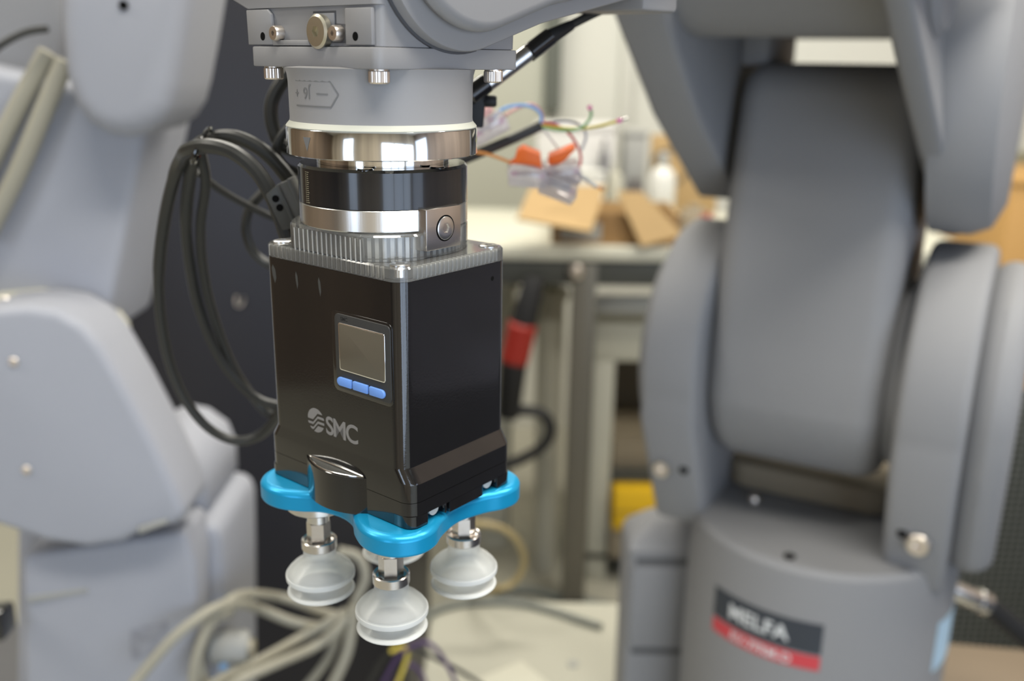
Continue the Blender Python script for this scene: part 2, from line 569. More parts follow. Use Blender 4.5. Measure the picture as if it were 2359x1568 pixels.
for x0, x1 in ((-HX, -20.2), (-8.6, 11.0), (19.6, HX)):     # feet between the notches of the right side
    r = 4.5 if abs(x0) > 25 or abs(x1) > 25 else .6
    pts = rrect(x0, x1, -HY - 3.4, -HY + 6, .5, 3)
    if x0 < -25:
        pts = [p for p in pts if not (p[0] < x0 + 1 and p[1] < -HY)] + [(x0 + 4.6 - 4.6 * math.cos(t), -HY - 3.4 + 4.6 - 4.6 * math.sin(t)) for t in [i * PI / 16 for i in range(9)]]
    if x1 > 25:
        pts = [p for p in pts if not (p[0] > x1 - 1 and p[1] < -HY)] + [(x1 - 4.6 + 4.6 * math.sin(t), -HY - 3.4 + 4.6 - 4.6 * math.cos(t)) for t in [i * PI / 16 for i in range(9)]]
    pts = sorted(pts, key=lambda p: math.atan2(p[1] - (-HY + 1.3), p[0] - (x0 + x1) / 2))
    O('foot', prism(pts, -165.6, -161.0, 0), M['black_gloss'], lower, G)
for x in (-15.0, 16.2):
    O('white_plug', lathe([(0.01, 0), (2.6, 0), (2.6, -2.2), (1.5, -3)], 24, M=Matrix.Translation((x, -HY - 1.2, -162.4)) @ Matrix.Rotation(PI / 2, 4, 'X')), M['white_plastic'], lower, G)
for x in (-10.6, 20.8):
    O('peg', box(x - .6, x + .6, -HY - 3.2, -HY, -165.2, -161.2, .3), M['black_gloss'], lower, G)
# release button bulging from the left face
def arc_plan(half, bulge, cy, x_face, n=17):
    R = (half * half + bulge * bulge) / (2 * bulge)
    a = math.asin(half / R)
    return [(x_face - (R * math.cos(t) - (R - bulge)), cy - R * math.sin(t)) for t in [-a + 2 * a * i / (n - 1) for i in range(n)]]
btn_pts = arc_plan(17.4, 6.2, -.4, -HX + .1)
bb = loft([(btn_pts + [(-HX + 1, 16), (-HX + 1, -17)][::-1], -166.6), (btn_pts + [(-HX + 1, -17), (-HX + 1, 16)], -151.6), ])
bt = O('release_button', bb, M['black_gloss'], grip, G, label='curved glossy black release button')
in_pts = arc_plan(15.6, 5.0, -.4, -HX + .1)
O('button_rim', tube([(x, y, -151.4) for x, y in in_pts], .32, 8, 3), M['chrome'], bt, G, label='bright rim')
O('button_pad', prism(arc_plan(15.2, 4.4, -.4, -HX + .1), -151.6, -151.35), mat('speckled_black', (.06, .06, .055), .45, bump=.5, bscale=1500), bt, G)
O('button_back_rim', tube([(-HX - .15, 15.0, -151.2), (-HX - .35, 0, -150.9), (-HX - .15, -15.6, -151.2)], .28, 8, 4), M['chrome'], bt, G)

# display panel on the left face; u = right, v = up, w = outwards
FL = G @ basis((0, -1, 0), (0, 0, 1), (-1, 0, 0), (-HX, 0, 0))
pan = O('display_panel', prism(rrect(1.7, 33.3, -119.6, -88.7, 2.6), -.5, .25, .15), M['black_gloss'], grip, FL, label='square display panel with dim screen and blue buttons')
O('bezel', prism(rrect(3.7, 32.7, -118.3, -89.6, 2.0), 0, .65, .25), M['black_panel'], pan, FL)
O('screen_rim', prism(rrect(5.9, 30.1, -110.9, -92.8, .9), .5, .95, .3), M['chrome'], pan, FL)
O('screen', prism(rrect(6.5, 29.7, -110.5, -93.2, .7), .5, 1.0, .1), M['screen'], pan, FL, label='blank brownish grey screen')
for u0, u1, l, rr in ((4.9, 12.6, 1, 0), (13.5, 21.3, 0, 0), (22.2, 30.0, 0, 1)):
    v0, v1 = -116.9, -113.6
    h = (v1 - v0) / 2
    pts = []
    n = 7
    if rr:
        pts += [(u1 - h + h * math.cos(t), v0 + h + h * math.sin(t)) for t in [-PI / 2 + PI * i / n for i in range(n + 1)]]
    else:
        pts += [(u1, v0), (u1, v1)]
    if l:
        pts += [(u0 + h + h * math.cos(t), v0 + h + h * math.sin(t)) for t in [PI / 2 + PI * i / n for i in range(n + 1)]]
    else:
        pts += [(u0, v1), (u0, v0)]
    O('button', prism(pts, .5, 1.7, .35), M['button'], pan, FL, label='blue button')
tb = text_bm('SMC', 2.0, .02, 0)
O('panel_print', tb, M['black_matt'], pan, FL @ Matrix.Translation((9.0, -91.9, .68)), smooth=0, recalc=False)
# printed maker's mark: disc cut by two zigzag bands, then the letters
def clip_disc(c, r, fn):
    pass
b = bmesh.new()
cx_, cy_, rr_ = -10.0, -135.2, 4.9
def zig(u, off):
    """height of a zigzag band edge across the disc; low on the left, high on the right"""
    t = (u - cx_) / rr_
    if t < -.35: q = -.02
    elif t > .22: q = .62 - .04
    else: q = -.02 + (t + .35) / .57 * .60
    return cy_ + rr_ * (q + off)
NS = 72
edges_off = [(1.2, None), (0.06, -.14), (-.24, -.42), (None, None)]
def strip(lo, hi):
    """one grey piece of the disc between two boundary functions"""
    prev = None
    for i in range(NS + 1):
        u = cx_ + rr_ * (-1 + 2 * i / NS)
        half = math.sqrt(max(0, rr_ ** 2 - (u - cx_) ** 2))
        bot = cy_ - half if lo is None else max(cy_ - half, zig(u, lo))
        top = cy_ + half if hi is None else min(cy_ + half, zig(u, hi))
        if top - bot < .005:
            prev = None
            continue
        cur = (b.verts.new((u, bot, 0)), b.verts.new((u, top, 0)))
        if prev:
            b.faces.new((prev[0], cur[0], cur[1], prev[1]))
        prev = cur
strip(.02, None)
strip(-.40, -.20)
strip(-.82, -.62)
strip(None, -1.02)
lg = O('logo', b, M['logo'], body, FL @ Matrix.Translation((0, 0, .04)), smooth=0, recalc=False, label='grey round emblem with wave bands')
tb = text_bm('SMC', 10.0, .018, 0, spacing=.86, cx=False)
xs = [v.co.x for v in tb.verts]; ys = [v.co.y for v in tb.verts]
sxx, syy = 18.0 / (max(xs) - min(xs)), 7.6 / (max(ys) - min(ys))
x0, y0 = min(xs), min(ys)
for v in tb.verts:
    v.co = ((v.co.x - x0) * sxx - 4.2, (v.co.y - y0) * syy - 139.3, 0)
O('lettering', tb, M['logo'], body, FL @ Matrix.Translation((0, 0, .04)), smooth=0, recalc=False, label='grey SMC lettering')
for (u, v, w, h) in ((-31, -80.5, 1.8, 3.6), (-17.5, -81.0, 1.0, 3.4), (-4.5, -81.5, 1.1, 3.6)):
    pts = [(u - w * .3, v + h), (u + w * .5, v + h * .5), (u + w * .7, v - h * .4), (u + w * .2, v - h), (u - w * .5, v - h * .1), (u - w * .7, v + h * .6)]
    O('scuff_mark', prism(pts, 0, .03), M['scratch'], body, FL)
RF = G @ basis((1, 0, 0), (0, 0, 1), (0, -1, 0), (0, -HY, 0))
O('pin_hole', lathe([(0.01, .03), (.9, .03), (.9, 0)], 16, M=Matrix.Translation((19.5, -80, 0))), M['hole'], body, RF)
O('edge_trim', prism(rrect(-1.5, 1.5, -140, -75, .4), 0, .02), M['black_gloss'], body, G @ basis((0, 1, 0), (0, 0, 1), (1, 0, 0), (HX, 0, 0)))

# blue plate
q = [(27.5, 0), (29.5, 9), (34.5, 16), (38.2, 24), (38.6, 32.5), (35.2, 40), (28, 44.5), (20, 44.2), (12, 40.6), (0, 38.0)]
quad = [(x, y) for x, y in q] + [(-x, y) for x, y in q[::-1][1:]]
quad += [(x, -y) for x, y in quad[::-1][1:-1]]
outl = [(p.x, p.y) for p in spline([(x, y, 0) for x, y in quad], 5, True)]
def inset(pts, d):
    n = len(pts); out = []
    for i in range(n):
        a, c_ = Vector(pts[i - 1]), Vector(pts[(i + 1) % n])
        t = (c_ - a).normalized()
        out.append((pts[i][0] - t.y * d, pts[i][1] + t.x * d))
    return out
plate = O('base_plate', loft([(inset(outl, 1.2), -174.6), (inset(outl, .3), -174.2), (outl, -173.6), (outl, -173.3), (outl, -168.5), (outl, -168.2), (inset(outl, .5), -167.1), (inset(outl, 1.5), -166.4), (inset(outl, 2.6), -166.0), (inset(outl, 3.0), -165.99)]),
          M['blue'], grip, G, label='bright blue anodised plate with four lobes')
cups = []
for sx, sy in ((-1, -1), (-1, 1), (1, -1), (1, 1)):
    CW = G @ Matrix.Translation((sx * 21.3, sy * 21.4, 0)) @ Matrix.Rotation(.25, 4, 'Z')
    if not cups:
        parts = {}
        cup = O('suction_cup', lathe([(3.5, -196.6), (6.75, -196.6), (6.75, -200.2), (7.3, -201.6), (9.2, -203.4), (11.6, -204.9), (13.4, -206.8), (14.1, -208.0), (14.1, -210.0), (13.7, -210.3),
                                      (11.6, -212.2), (10.6, -213.0), (10.9, -213.6), (13.0, -215.3), (13.98, -216.1), (13.98, -216.4), (13.3, -216.4), (10.3, -214.2), (9.6, -213), (10.6, -212),
                                      (12.6, -210.2), (12.6, -209.0), (10, -206), (6, -203), (3, -202)], 64, cap=False), M['silicone'], grip, CW, label='frosted silicone bellows suction cup')
        f0 = O('cup_rim', lathe([(13.6, -207.9), (14.3, -208.2), (14.4, -209.2), (14.3, -210.2), (13.4, -210.6), (12.8, -209.4)], 64, cap=False), M['silicone_rim'], cup, CW)
        f9 = O('cup_lip', lathe([(12.6, -215.0), (13.8, -215.9), (14.05, -216.3), (13.8, -216.6), (12.9, -216.2)], 64, cap=False), M['silicone_rim'], cup, CW)
        f1 = O('stem', lathe([(4.6, -174.3), (4.6, -184.6), (4.2, -185)], 32), M['alu'], cup, CW)
        f2 = O('hex_nut', lathe([(4.9, -185, 'hex'), (4.9, -194.2, 'hex')], 36), M['nickel'], cup, CW)
        f3 = O('collar', lathe([(4.4, -194.6), (6.1, -194.2), (6.1, -193.2), (6.9, -192.8), (7.3, -193.2), (7.3, -196.6), (6.9, -197.0), (4, -197.0)], 48), M['nickel'], cup, CW)
        cups.append((cup, f0, f9, f1, f2, f3))
    else:
        c0_ = cups[0]
        nc = inst(c0_[0], grip, CW)
        for f in c0_[1:]:
            inst(f, nc, CW)
for sx in (-1, 1):
    for sy in (-1, 1):
        O('plate_boss', lathe([(12.4, -174.3), (12.4, -177.4), (11.8, -178.0), (4.4, -178.0)], 48, M=Matrix.Translation((sx * 21.3, sy * 21.4, 0))), M['alu'], plate, G)

# ------------------------------------------------------------------ grey robot arm (stands at right, its wrist carries the gripper)
RX, RY, RTH = 345.0, 960.0, .5
RB = 520.0
R = frame((RX, RY, RB), -RTH)
rob = empty('industrial_robot', R, 'grey industrial robot arm with red and charcoal nameplate, its wrist holding the gripper', 'robot arm')
RZ = R @ Matrix.Translation((0, 0, CAM_H - RB))        # z relative to the camera, x = joint axis, -y = towards the gripper
TOA = basis((0, -1, 0), (0, 0, 1), (1, 0, 0))           # outline (b, z) extruded along the joint axis
def hub(cb, cz, r, n=40, a0=0, a1=360):
    return [(cb + r * math.cos(math.radians(a0 + (a1 - a0) * i / n)), cz + r * math.sin(math.radians(a0 + (a1 - a0) * i / n))) for i in range(n + (0 if a1 - a0 == 360 else 1))]
# base
base = O('base', lathe([(136, -780), (142, -776), (142, -492), (141, -478), (136, -472), (60, -471)], 96), M['grey_rear'], rob, RZ, label='round grey base')
def curved(phi0, phi1, z0, z1, r, n=20):
    b = bmesh.new()
    prev = None
    for i in range(n + 1):
        t = math.radians(phi0 + (phi1 - phi0) * i / n)
        cur = (b.verts.new((r * math.cos(t), r * math.sin(t), z0)), b.verts.new((r * math.cos(t), r * math.sin(t), z1)))
        if prev: b.faces.new((prev[0], cur[0], cur[1], prev[1]))
        prev = cur
    return b
def bend(b, r, phi_c, zc):
    for v in b.verts:
        t = math.radians(phi_c) + v.co.x / r
        v.co = (r * math.cos(t), r * math.sin(t), zc + v.co.y)
    return b
RW = frame((RX, RY, CAM_H))                              # unrotated frame at the base axis
np_ = O('nameplate', curved(207, 255.5, -561, -527, 142.5), M['label_dark'], base, RW, recalc=False, label='charcoal nameplate reading MELFA')
O('nameplate_band', curved(207, 255.5, -579, -563, 142.5), M['red_label'], base, RW, recalc=False, label='red band reading RV-7FRM-D')
O('plate_lettering', bend(text_bm('MELFA', 22, .03, spacing=1.05), 142.9, 229, -552), M['label_white'], base, RW, smooth=0, recalc=False)
O('band_lettering', bend(text_bm('RV-7FRM-D', 13.5, .02), 142.9, 231, -576), M['label_white'], base, RW, smooth=0, recalc=False)
O('warning_sticker', curved(309, 332, -598, -540, 142.5), M['sticker'], base, RW, recalc=False, label='pale blue sticker')
# box at the left rear of the base
e0 = Vector((at(1440, 1400, 1010).x - RX, 1010 - RY, 0)); e1 = Vector((at(1620, 1400, 1010).x - RX, 0, 0))
cbx = O('connector_box', loft([(rrect(e0.x, e1.x, e0.y, e0.y + 75, 10), -780), (rrect(e0.x, e1.x, e0.y, e0.y + 75, 10), -552), (rrect(e0.x + 4, e1.x, e0.y + 8, e0.y + 72, 12), -542),
                               (rrect(e0.x + 26, e1.x, e0.y + 24, e0.y + 66, 12), -528), (rrect(e0.x + 50, e1.x, e0.y + 34, e0.y + 60, 8), -522)]), M['grey_rear'], rob, RW, label='grey connector box at the side of the base')
for za, zb in ((-569, -561), (-690, -682)):
    O('groove', box(e0.x + 10, e1.x - 12, e0.y - .6, e0.y + 4, za, zb), M['grey_dark'], cbx, RW)
O('front_lid', box(e0.x + 6, e1.x - 10, e0.y - 3, e0.y + 4, -680, -571, 2), M['grey_rear'], cbx, RW)
# turret + shoulder uprights
O('turret', prism([(p[0], p[1]) for p in rrect(-118, 72, 10, 120, 30)], -470, -440, 4), M['tan'], rob, RZ)
O('top_screw', lathe([(6, -471), (6, -466), (5, -464), (.01, -464)], 20, M=Matrix.Translation((-72, -18, 0))), M['bolt'], base, RZ)
O('top_hole', lathe([(.01, -470.4), (6, -470.4), (6, -472)], 20, M=Matrix.Translation((-8, -122, 0))), M['hole'], base, RZ)
def upright(name, x0, x1, foot_z, fb0, fb1, r):
    pts = hub(0, -300, r, 40, -20, 200)
    pts = [(fb1, foot_z), (r * .98, -352)] + pts[1:-1] + [(-r * .98, -352), (fb0, foot_z)]
    return O(name, prism(pts, x0, x1, 9, 3, M=TOA), M['grey_rear'], rob, RZ)
upl = upright('shoulder_upright', -172, -112, -495, -90, 62, 136)
upr = upright('shoulder_upright', 72, 132, -500, -90, 74, 136)
def side_disc(name, parent, x0, x1, cb, cz, r, bulge, sgn):
    Mx = basis((0, -1, 0), (0, 0, 1), (sgn, 0, 0), (x0, -cb, cz))
    return O(name, lathe([(r, 0), (r, x1 * .4), (r * .93, x1 * .8), (r * .8, x1), (r * .3, x1 + bulge), (.01, x1 + bulge)], 64, M=Mx), M['grey_rear'], parent, RZ)
O('shoulder_cover', prism([(66, -478), (118, -350)] + hub(0, -300, 122, 40, -10, 190) + [(-118, -350), (-70, -478)], 128, 170, 22, 5, M=TOA), M['grey_rear'], upr, RZ)
side_disc('shoulder_cover', upl, -171, 14, 0, -300, 118, 4, -1)
for up_, a_, b_, z_, rr in ((upr, 105, 95, -436, 11), (upl, -152, 96, -416, 9)):
    Mx = RZ @ basis((1, 0, 0), (0, 0, 1), (0, -1, 0), (a_, -b_ - 4, z_))
    O('upright_bolt', lathe([(rr, -6), (rr, 7), (rr * .85, 9), (rr * .45, 9, 'hex'), (rr * .45, 3, 'hex'), (.01, 3)], 36), M['bolt'], up_, Mx)
for up_, a_, b_, z_ in ((upr, 90, 100, -428), (upl, -128, 101, -412)):
    O('upright_hole', lathe([(.01, 3.2), (5, 3.2), (5, 0)], 20), M['hole'], up_, RZ @ basis((1, 0, 0), (0, 0, 1), (0, -1, 0), (a_, -b_ - 1, z_)))
# upper arm: hub barrel and shank
Mb = basis((0, -1, 0), (0, 0, 1), (1, 0, 0), (0, 0, -300))
arm_out = hub(0, -300, 114, 36, -168, -12) + [(112, -270), (96, -150), (72, -30), (60, 0), (-50, 0), (-74, -40), (-100, -170), (-112, -270)]
ua = O('upper_arm', prism(arm_out, -112, 58, 24, 5, M=TOA), M['grey_rear'], rob, RZ, label='broad grey upper arm', smooth=60)
O('shoulder_hub', lathe([(88, -112), (104, -98), (110, -80), (112, -40), (104, 20), (92, 56), (96, 66), (112, 73)], 72, M=Mb), M['grey_rear'], ua, RZ)
O('hub_face', lathe([(86, -113), (86, -110.5), (80, -113.5), (.01, -113.5)], 64, M=Mb), M['grey_rear'], ua, RZ)
# elbow fork plates and elbow barrel
def fork(name, x0, x1, pts, shear=0.0):
    b = prism(pts, x0, x1, 6, 3, M=TOA)
    for v in b.verts:
        v.co.x -= shear * v.co.z
    return O(name, b, M['grey_rear'], rob, RZ)
fkl = fork('elbow_plate', -168, -122, [(380, 140), (258, 40), (150, -49), (30, -122), (0, -140), (-40, -140), (-70, -120), (-70, 160), (380, 160)])
fkr = fork('elbow_plate', 50, 72, [(420, 130), (300, 44), (190, -30), (60, -110), (20, -150), (-20, -160), (-80, -120), (-80, 160), (420, 160)], .15)
Mx = basis((0, -1, 0), (0, 0, 1), (1, 0, 0), (66, 0, -24))
b = lathe([(130, 0), (130, 34), (122, 52), (100, 62), (.01, 68)], 64, M=Mx)
for v in b.verts:
    v.co.x -= .03 * v.co.z
O('elbow_cover', b, M['grey_rear'], fkr, RZ)
Mx = basis((0, -1, 0), (0, 0, 1), (1, 0, 0), (0, -175, 112))
O('elbow_barrel', lathe([(60, -150), (80, -146), (90, -132), (92, -120), (92, 70), (86, 76)], 72, M=Mx), M['grey_rear'], rob, RZ)
O('elbow_bridge', box(-122, -92, -40, 70, -4, 160, 6), M['grey_rear'], rob, RZ)
O('elbow_block', box(-122, 62, -90, 80, 24, 160, 6), M['grey_rear'], rob, RZ)

# wrist, in its own frame on the gripper axis
WY = .834
Wf = frame((GX, GY, CAM_H), WY)
fore = O('forearm', None or prism(
    hub(8, 37.5, 35.5, 26, 158, 285) + [(48, 12.6), (103, 24.2), (300, 46), (620, 70), (640, 190), (300, 180), (0, 110), (-22, 80)],
    -36, 34, 1.2, 2, M=basis((1, 0, 0), (0, 0, 1), (0, 1, 0))), M['grey'], rob, Wf, label='grey forearm with rounded wrist joint')
O('joint_cover', prism(hub(10, 43, 34.5, 26, 175, 285) + [(48, 19), (110, 31), (330, 66), (330, 150), (0, 118), (-20, 92)], -43, -35.5, 4, 3, M=basis((1, 0, 0), (0, 0, 1), (0, 1, 0))), M['grey'], fore, Wf)
O('joint_gap', prism(hub(8, 37.5, 36.4, 26, 158, 285) + [(30, 20), (0, 90)], -31.6, -30.2, 0, M=basis((1, 0, 0), (0, 0, 1), (0, 1, 0))), M['grey_dark'], fore, Wf)
O('clamp_bracket', box(112, 138, -36, 10, 20, 50, 2), M['grey'], fore, Wf, label='grey cable clamp bracket')
wr = O('wrist_housing', loft([(rrect(-26, 39.5, -30.5, 40, 3, 5), 3.2), (rrect(-26, 40, -30.5, 42.5, 3, 5), 16), (rrect(-27, 40, -30.5, 45, 3, 5), 16.2), (rrect(-27, 40, -30.5, 62, 3, 5), 22.5), (rrect(-27, 40, -30.5, 64, 3, 5), 70)]),
       M['grey'], rob, Wf, label='grey wrist housing')
WFL = Wf @ basis((0, -1, 0), (0, 0, 1), (-1, 0, 0), (-26, 0, 0))       # left face: u right, v up, w outwards
O('raised_pad', prism([(-42.6, 3.6), (-42.9, 15.7), (-29.5, 15.7), (-27.6, 14.0), (-27, 5.6), (-27, 3.6)], 0, 1.6, .3), M['grey'], wr, WFL)
O('raised_pad', prism([(15, 3.6), (15, 15.2), (28.5, 15.2), (28.5, 3.6)], 0, 1.6, .3), M['grey'], wr, WFL)
O('raised_pad', prism([(-27, 3.4), (-27, 5.2), (-6, 5.2), (-4.6, 3.4)], 0, 1.6, .2), M['grey'], wr, WFL)
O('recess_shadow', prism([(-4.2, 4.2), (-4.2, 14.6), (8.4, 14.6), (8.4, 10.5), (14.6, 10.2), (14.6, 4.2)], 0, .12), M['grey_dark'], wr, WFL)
O('recess_plate', prism([(-3.6, 9.5), (-3.6, 13.9), (7.8, 13.9), (7.8, 9.5)], 0, .5, .1), M['grey'], wr, WFL)
for u, v, r, h, mk in ((-24.0, 7.5, 2.7, 3.4, 'bolt'), (1.0, 7.9, 5.7, 3.4, 'bolt_dull'), (10.3, 7.3, 2.7, 3.4, 'bolt')):
    O('face_screw', lathe([(r, 0), (r, h - .7), (r * .86, h), (r * .62, h + .05), (r * .34, h + .05, 'hex'), (r * .32, h - 1.6, 'hex'), (.01, h - 1.6)], 48), M[mk], wr, WFL @ Matrix.Translation((u, v, 0)))
for u, v in ((-33, 6.5), (20.2, 6.3)):
    O('face_hole', lathe([(.01, 1.66), (1.45, 1.66), (1.45, 1.4)], 24), M['hole'], wr, WFL @ Matrix.Translation((u, v, 0)))
fl = O('wrist_flange', prism(rrect(-28, 40.5, -31.5, 41.5, 3.2, 6), -4.0, 3.0, .5, 2), M['grey'], rob, Wf, label='square grey wrist flange')
O('flange_gap', prism(rrect(-25.4, 39, -30, 39.4, 2.6, 5), 2.6, 3.4), M['grey_dark'], fl, Wf)
for x, y in ((-23.2, -26.5), (-23.4, 33.5), (29.5, -28.5), (35, 36)):
    O('flange_bolt', lathe([(.01, -8.6), (1.9, -8.6, 'hex'), (3.1, -8.6), (3.55, -8.1, 'knurl'), (3.55, -4.7, 'knurl'), (3.3, -4.4), (3.3, -3.9)], 56), M['bolt'], fl, Wf @ Matrix.Translation((x, y, 0)), smooth=8, label='knurled socket bolt')
cyl = O('wrist_cylinder', lathe([(30, -3.5), (34.4, -4.0), (33.8, -6), (33.5, -9), (33.4, -21.5), (33.6, -22.6)], 128), M['grey'], rob, G)
O('seal_lip', lathe([(33.3, -21.9), (33.7, -22.6), (34.6, -23.6), (35.0, -24.2), (34.9, -24.6), (30, -24.6)], 128), M['cream_seal'], cyl, G, label='cream rubber lip')
O('tool_flange', lathe([(30, -24.5), (34.9, -24.5), (35.14, -24.9), (35.14, -33.9), (34.8, -34.2), (20, -34.2)], 160), M['steel'], rob, G, label='polished steel tool flange')
def arrow_part(name, bm_, r, az, zc, mk, parent):
    for v in bm_.verts:
        t = math.radians(az) + v.co.x / r
        v.co = (r * math.cos(t), r * math.sin(t), zc + v.co.y)
    return O(name, bm_, M[mk], parent, frame((GX, GY, CAM_H)), smooth=0, recalc=False)
b = bmesh.new()
for tri in ([(-2, 2.2), (2, 2.2), (0, -2.6)],):
    b.faces.new([b.verts.new((x, y, 0)) for x, y in tri])
arrow_part('pointer_mark', b, 35.2, 230, -29.2, 'print', cyl)
b = bmesh.new()
def line2(b, pts, w):
    for (x0, y0), (x1, y1) in zip(pts, pts[1:]):
        d = Vector((x1 - x0, y1 - y0)).normalized()
        n = Vector((-d.y, d.x)) * w / 2
        n_seg = 6
        for k in range(n_seg):
            p, q_ = k / n_seg, (k + 1) / n_seg
            A_, B_ = Vector((x0 + (x1 - x0) * p, y0 + (y1 - y0) * p)), Vector((x0 + (x1 - x0) * q_, y0 + (y1 - y0) * q_))
            b.faces.new([b.verts.new((*pp, 0)) for pp in (A_ + n, A_ - n, B_ - n, B_ + n)])
line2(b, [(-11.5, 4.2), (6.5, 4.2), (9.6, 0), (6.5, -4.2), (-11.5, -4.2)], .45)
line2(b, [(0.5, 0), (5.5, 0)], .4)
line2(b, [(-12, 0), (-9.5, 0)], .4)
line2(b, [(-10.7, 1.2), (-10.7, -1.2)], .4)
arrow_part('axis_arrow', b, 33.6, 236, -12.4, 'print', cyl)
tb = text_bm('J6', 5.5, 0, 0)
for v in tb.verts:
    v.co = (-v.co.x - 4.5, -v.co.y + 1.9, 0)
arrow_part('axis_lettering', tb, 33.6, 236, -12.4, 'print', cyl)

# ------------------------------------------------------------------ cables at the wrist
def cable(name, pts, r, mt, label, Y=None, cat='cable', n=10, sub=6, group=None, parent=None, W=None):
    P = [at(p[0], p[1], p[2]) for p in pts]
    if parent is not None:
        return O(name, tube(P, r, n, sub), mt, parent, I4)
    return O(name, tube(P, r, n, sub), mt, None, I4, label=label, cat=cat, group=group)
ca = cable('thick_cable', [(700, 620, 400), (668, 560, 402), (640, 480, 404), (598, 402, 408), (540, 352, 412), (478, 336, 418), (432, 346, 428), (420, 362, 440), (404, 400, 452), (380, 500, 465), (366, 620, 475),
                       (370, 730, 482), (392, 840, 488), (430, 925, 492), (480, 985, 494), (540, 1014, 494), (595, 1004, 492), (635, 965, 488), (668, 905, 480)], [3.5, 3.4, 3.3, 3.2, 3.0, 2.7, 2.7, 2.7, 2.7], M['black_rubber'],
           'thick black cable arching over and hanging in the widest outer loop', group='black cables behind the gripper')
cable('thick_cable', [(712, 520, 420), (690, 452, 420), (650, 392, 421), (600, 343, 424), (540, 316, 428), (490, 318, 432), (452, 340, 440), (440, 390, 452), (428, 500, 462), (436, 600, 472), (456, 700, 480),
                      (494, 800, 486), (545, 876, 490), (600, 922, 490), (668, 940, 488)], [3.4, 3.3, 3.2, 3.0, 2.7, 2.6, 2.6], M['black_rubber'], 'thick black cable with the tighter hanging loop inside the outer one',
      group='black cables behind the gripper')
cable('thin_cable', [(462, 345, 448), (474, 420, 456), (462, 520, 466), (468, 620, 476), (490, 720, 484), (530, 830, 492), (580, 910, 496), (625, 955, 496), (668, 930, 490)], 2.4, M['black_rubber'],
      'slim black cable hanging behind the tighter loop', group='black cables behind the gripper')
cable('thin_cable', [(455, 395, 470), (500, 432, 480), (565, 470, 490), (640, 505, 500), (700, 520, 505)], 1.9, M['black_rubber'], 'short black cable slanting down behind the arched cables')
cable('thin_cable', [(608, 440, 500), (575, 480, 500), (566, 530, 500), (584, 580, 500), (625, 612, 498), (690, 640, 490)], 2.5, M['black_rubber'], 'black cable curling down beside the clear cover corner')
cable('thin_cable', [(705, 130, 440), (655, 180, 440), (626, 235, 440), (628, 290, 438), (650, 335, 436), (700, 350, 436)], 3.2, M['black_rubber'], 'black cable bowing out left of the wrist cylinder')
cable('thin_cable', [(690, 270, 430), (650, 310, 430), (637, 350, 430), (660, 385, 430), (700, 400, 430)], 2.0, M['black_rubber'], 'black cable curling beside the steel tool flange')
ct = at(447, 335, 426)
tie = O('cable_tie', tube([ct + Vector((3.2 + 3.6 * math.cos(t), 8 * math.sin(t), 7.2 * math.cos(t) + 2 * math.sin(t))) for t in [2 * PI * i / 12 for i in range(13)]], 1.0, 8, 4), M['black_gloss'], None, I4,
        label='black cable tie binding the arched cables together', cat='cable tie')
# clear cable saddle beside the adapter
s0 = at(645, 402, 402)
SM = basis(((at(702, 520, 402) - at(654, 418, 402)).normalized()), Vector((0, 1, 0)).cross(Vector((1, 0, 0))) * 0 + (at(702, 520, 402) - at(654, 418, 402)).normalized().cross(Vector((0, -1, 0))), Vector((0, -1, 0)), at(654, 418, 402))
sad = empty('cable_saddle', SM, 'grey translucent cable saddle clipped to the thick black cables', 'clip')
greyc = clear_mat('smoky_clear_plastic', (.42, .42, .42), .14, .3, .2)
O('saddle_body', prism([(0, -3), (19, -3), (19, 2), (18, 8.5), (2, 8.5), (0, 2)], -4, 4, .6), greyc, sad)
O('saddle_rail', box(-.5, 19.5, -4.4, -2.6, -5, 5.6, .5), greyc, sad)
O('saddle_rib', box(0, 18.6, 1.2, 2.6, 3.4, 5.6, .4), greyc, sad)
for x in (5, 9):
    O('saddle_hole', lathe([(.01, 4.3), (1.5, 4.3), (1.5, 3.9)], 16, M=Matrix.Translation((x, 5.2, 0))), M['hole'], sad)
O('green_tab', box(-2, 3, -2, 2, -2, 2, .4), mat('green_plastic', (.05, .45, .10), .5), None, Matrix.Translation(at(688, 540, 408)), label='tiny green tab at the foot of the cable saddle', cat='tab')

# cable with round connector below the forearm
kc = [at(1440, 4, 470), at(1380, 26, 462), at(1315, 58, 452), at(1262, 88, 445), at(1215, 125, 440), at(1160, 168, 436), at(1110, 200, 432), at(1078, 222, 430)]
kb = O('connector_cable', tube(kc, 2.0, 10, 5), M['black_rubber'], None, I4, label='black cable with silver round plug slanting below the forearm', cat='cable')
def seg(name, a, b_, r0, r1, mt, n=20, rim=True):
    d = (b_ - a)
    L = d.length
    Mm = Matrix.Translation(a) @ d.to_track_quat('Z', 'Y').to_matrix().to_4x4()
    return O(name, lathe([(r0 * .8, 0), (r0, .6), (r1, L - .6), (r1 * .8, L)], n), mt, kb, Mm)
seg('strain_relief', at(1262, 88, 445), at(1318, 57, 452), 3.6, 2.3, M['black_matt'])
seg('plug_body', at(1216, 124, 440), at(1268, 84, 446), 4.1, 4.1, M['black_gloss'])
seg('plug_sleeve', at(1120, 196, 433), at(1222, 118, 441), 3.5, 3.7, M['alu'])
seg('socket_nut', at(1078, 222, 430), at(1122, 190, 434), 4.4, 4.4, M['black_gloss'])
sb = at(1098, 240, 440)
sck = empty('cable_bracket', Matrix.Translation(sb), 'black bracket with thumb screw behind the wrist cylinder', 'bracket')
O('bracket_plate', prism([(-8, -10), (3, -10), (4, 4), (6.5, 9), (-8, 12)], -4, 4, .6, M=basis((1, 0, 0), (0, 0, 1), (0, -1, 0))), M['black_matt'], sck)
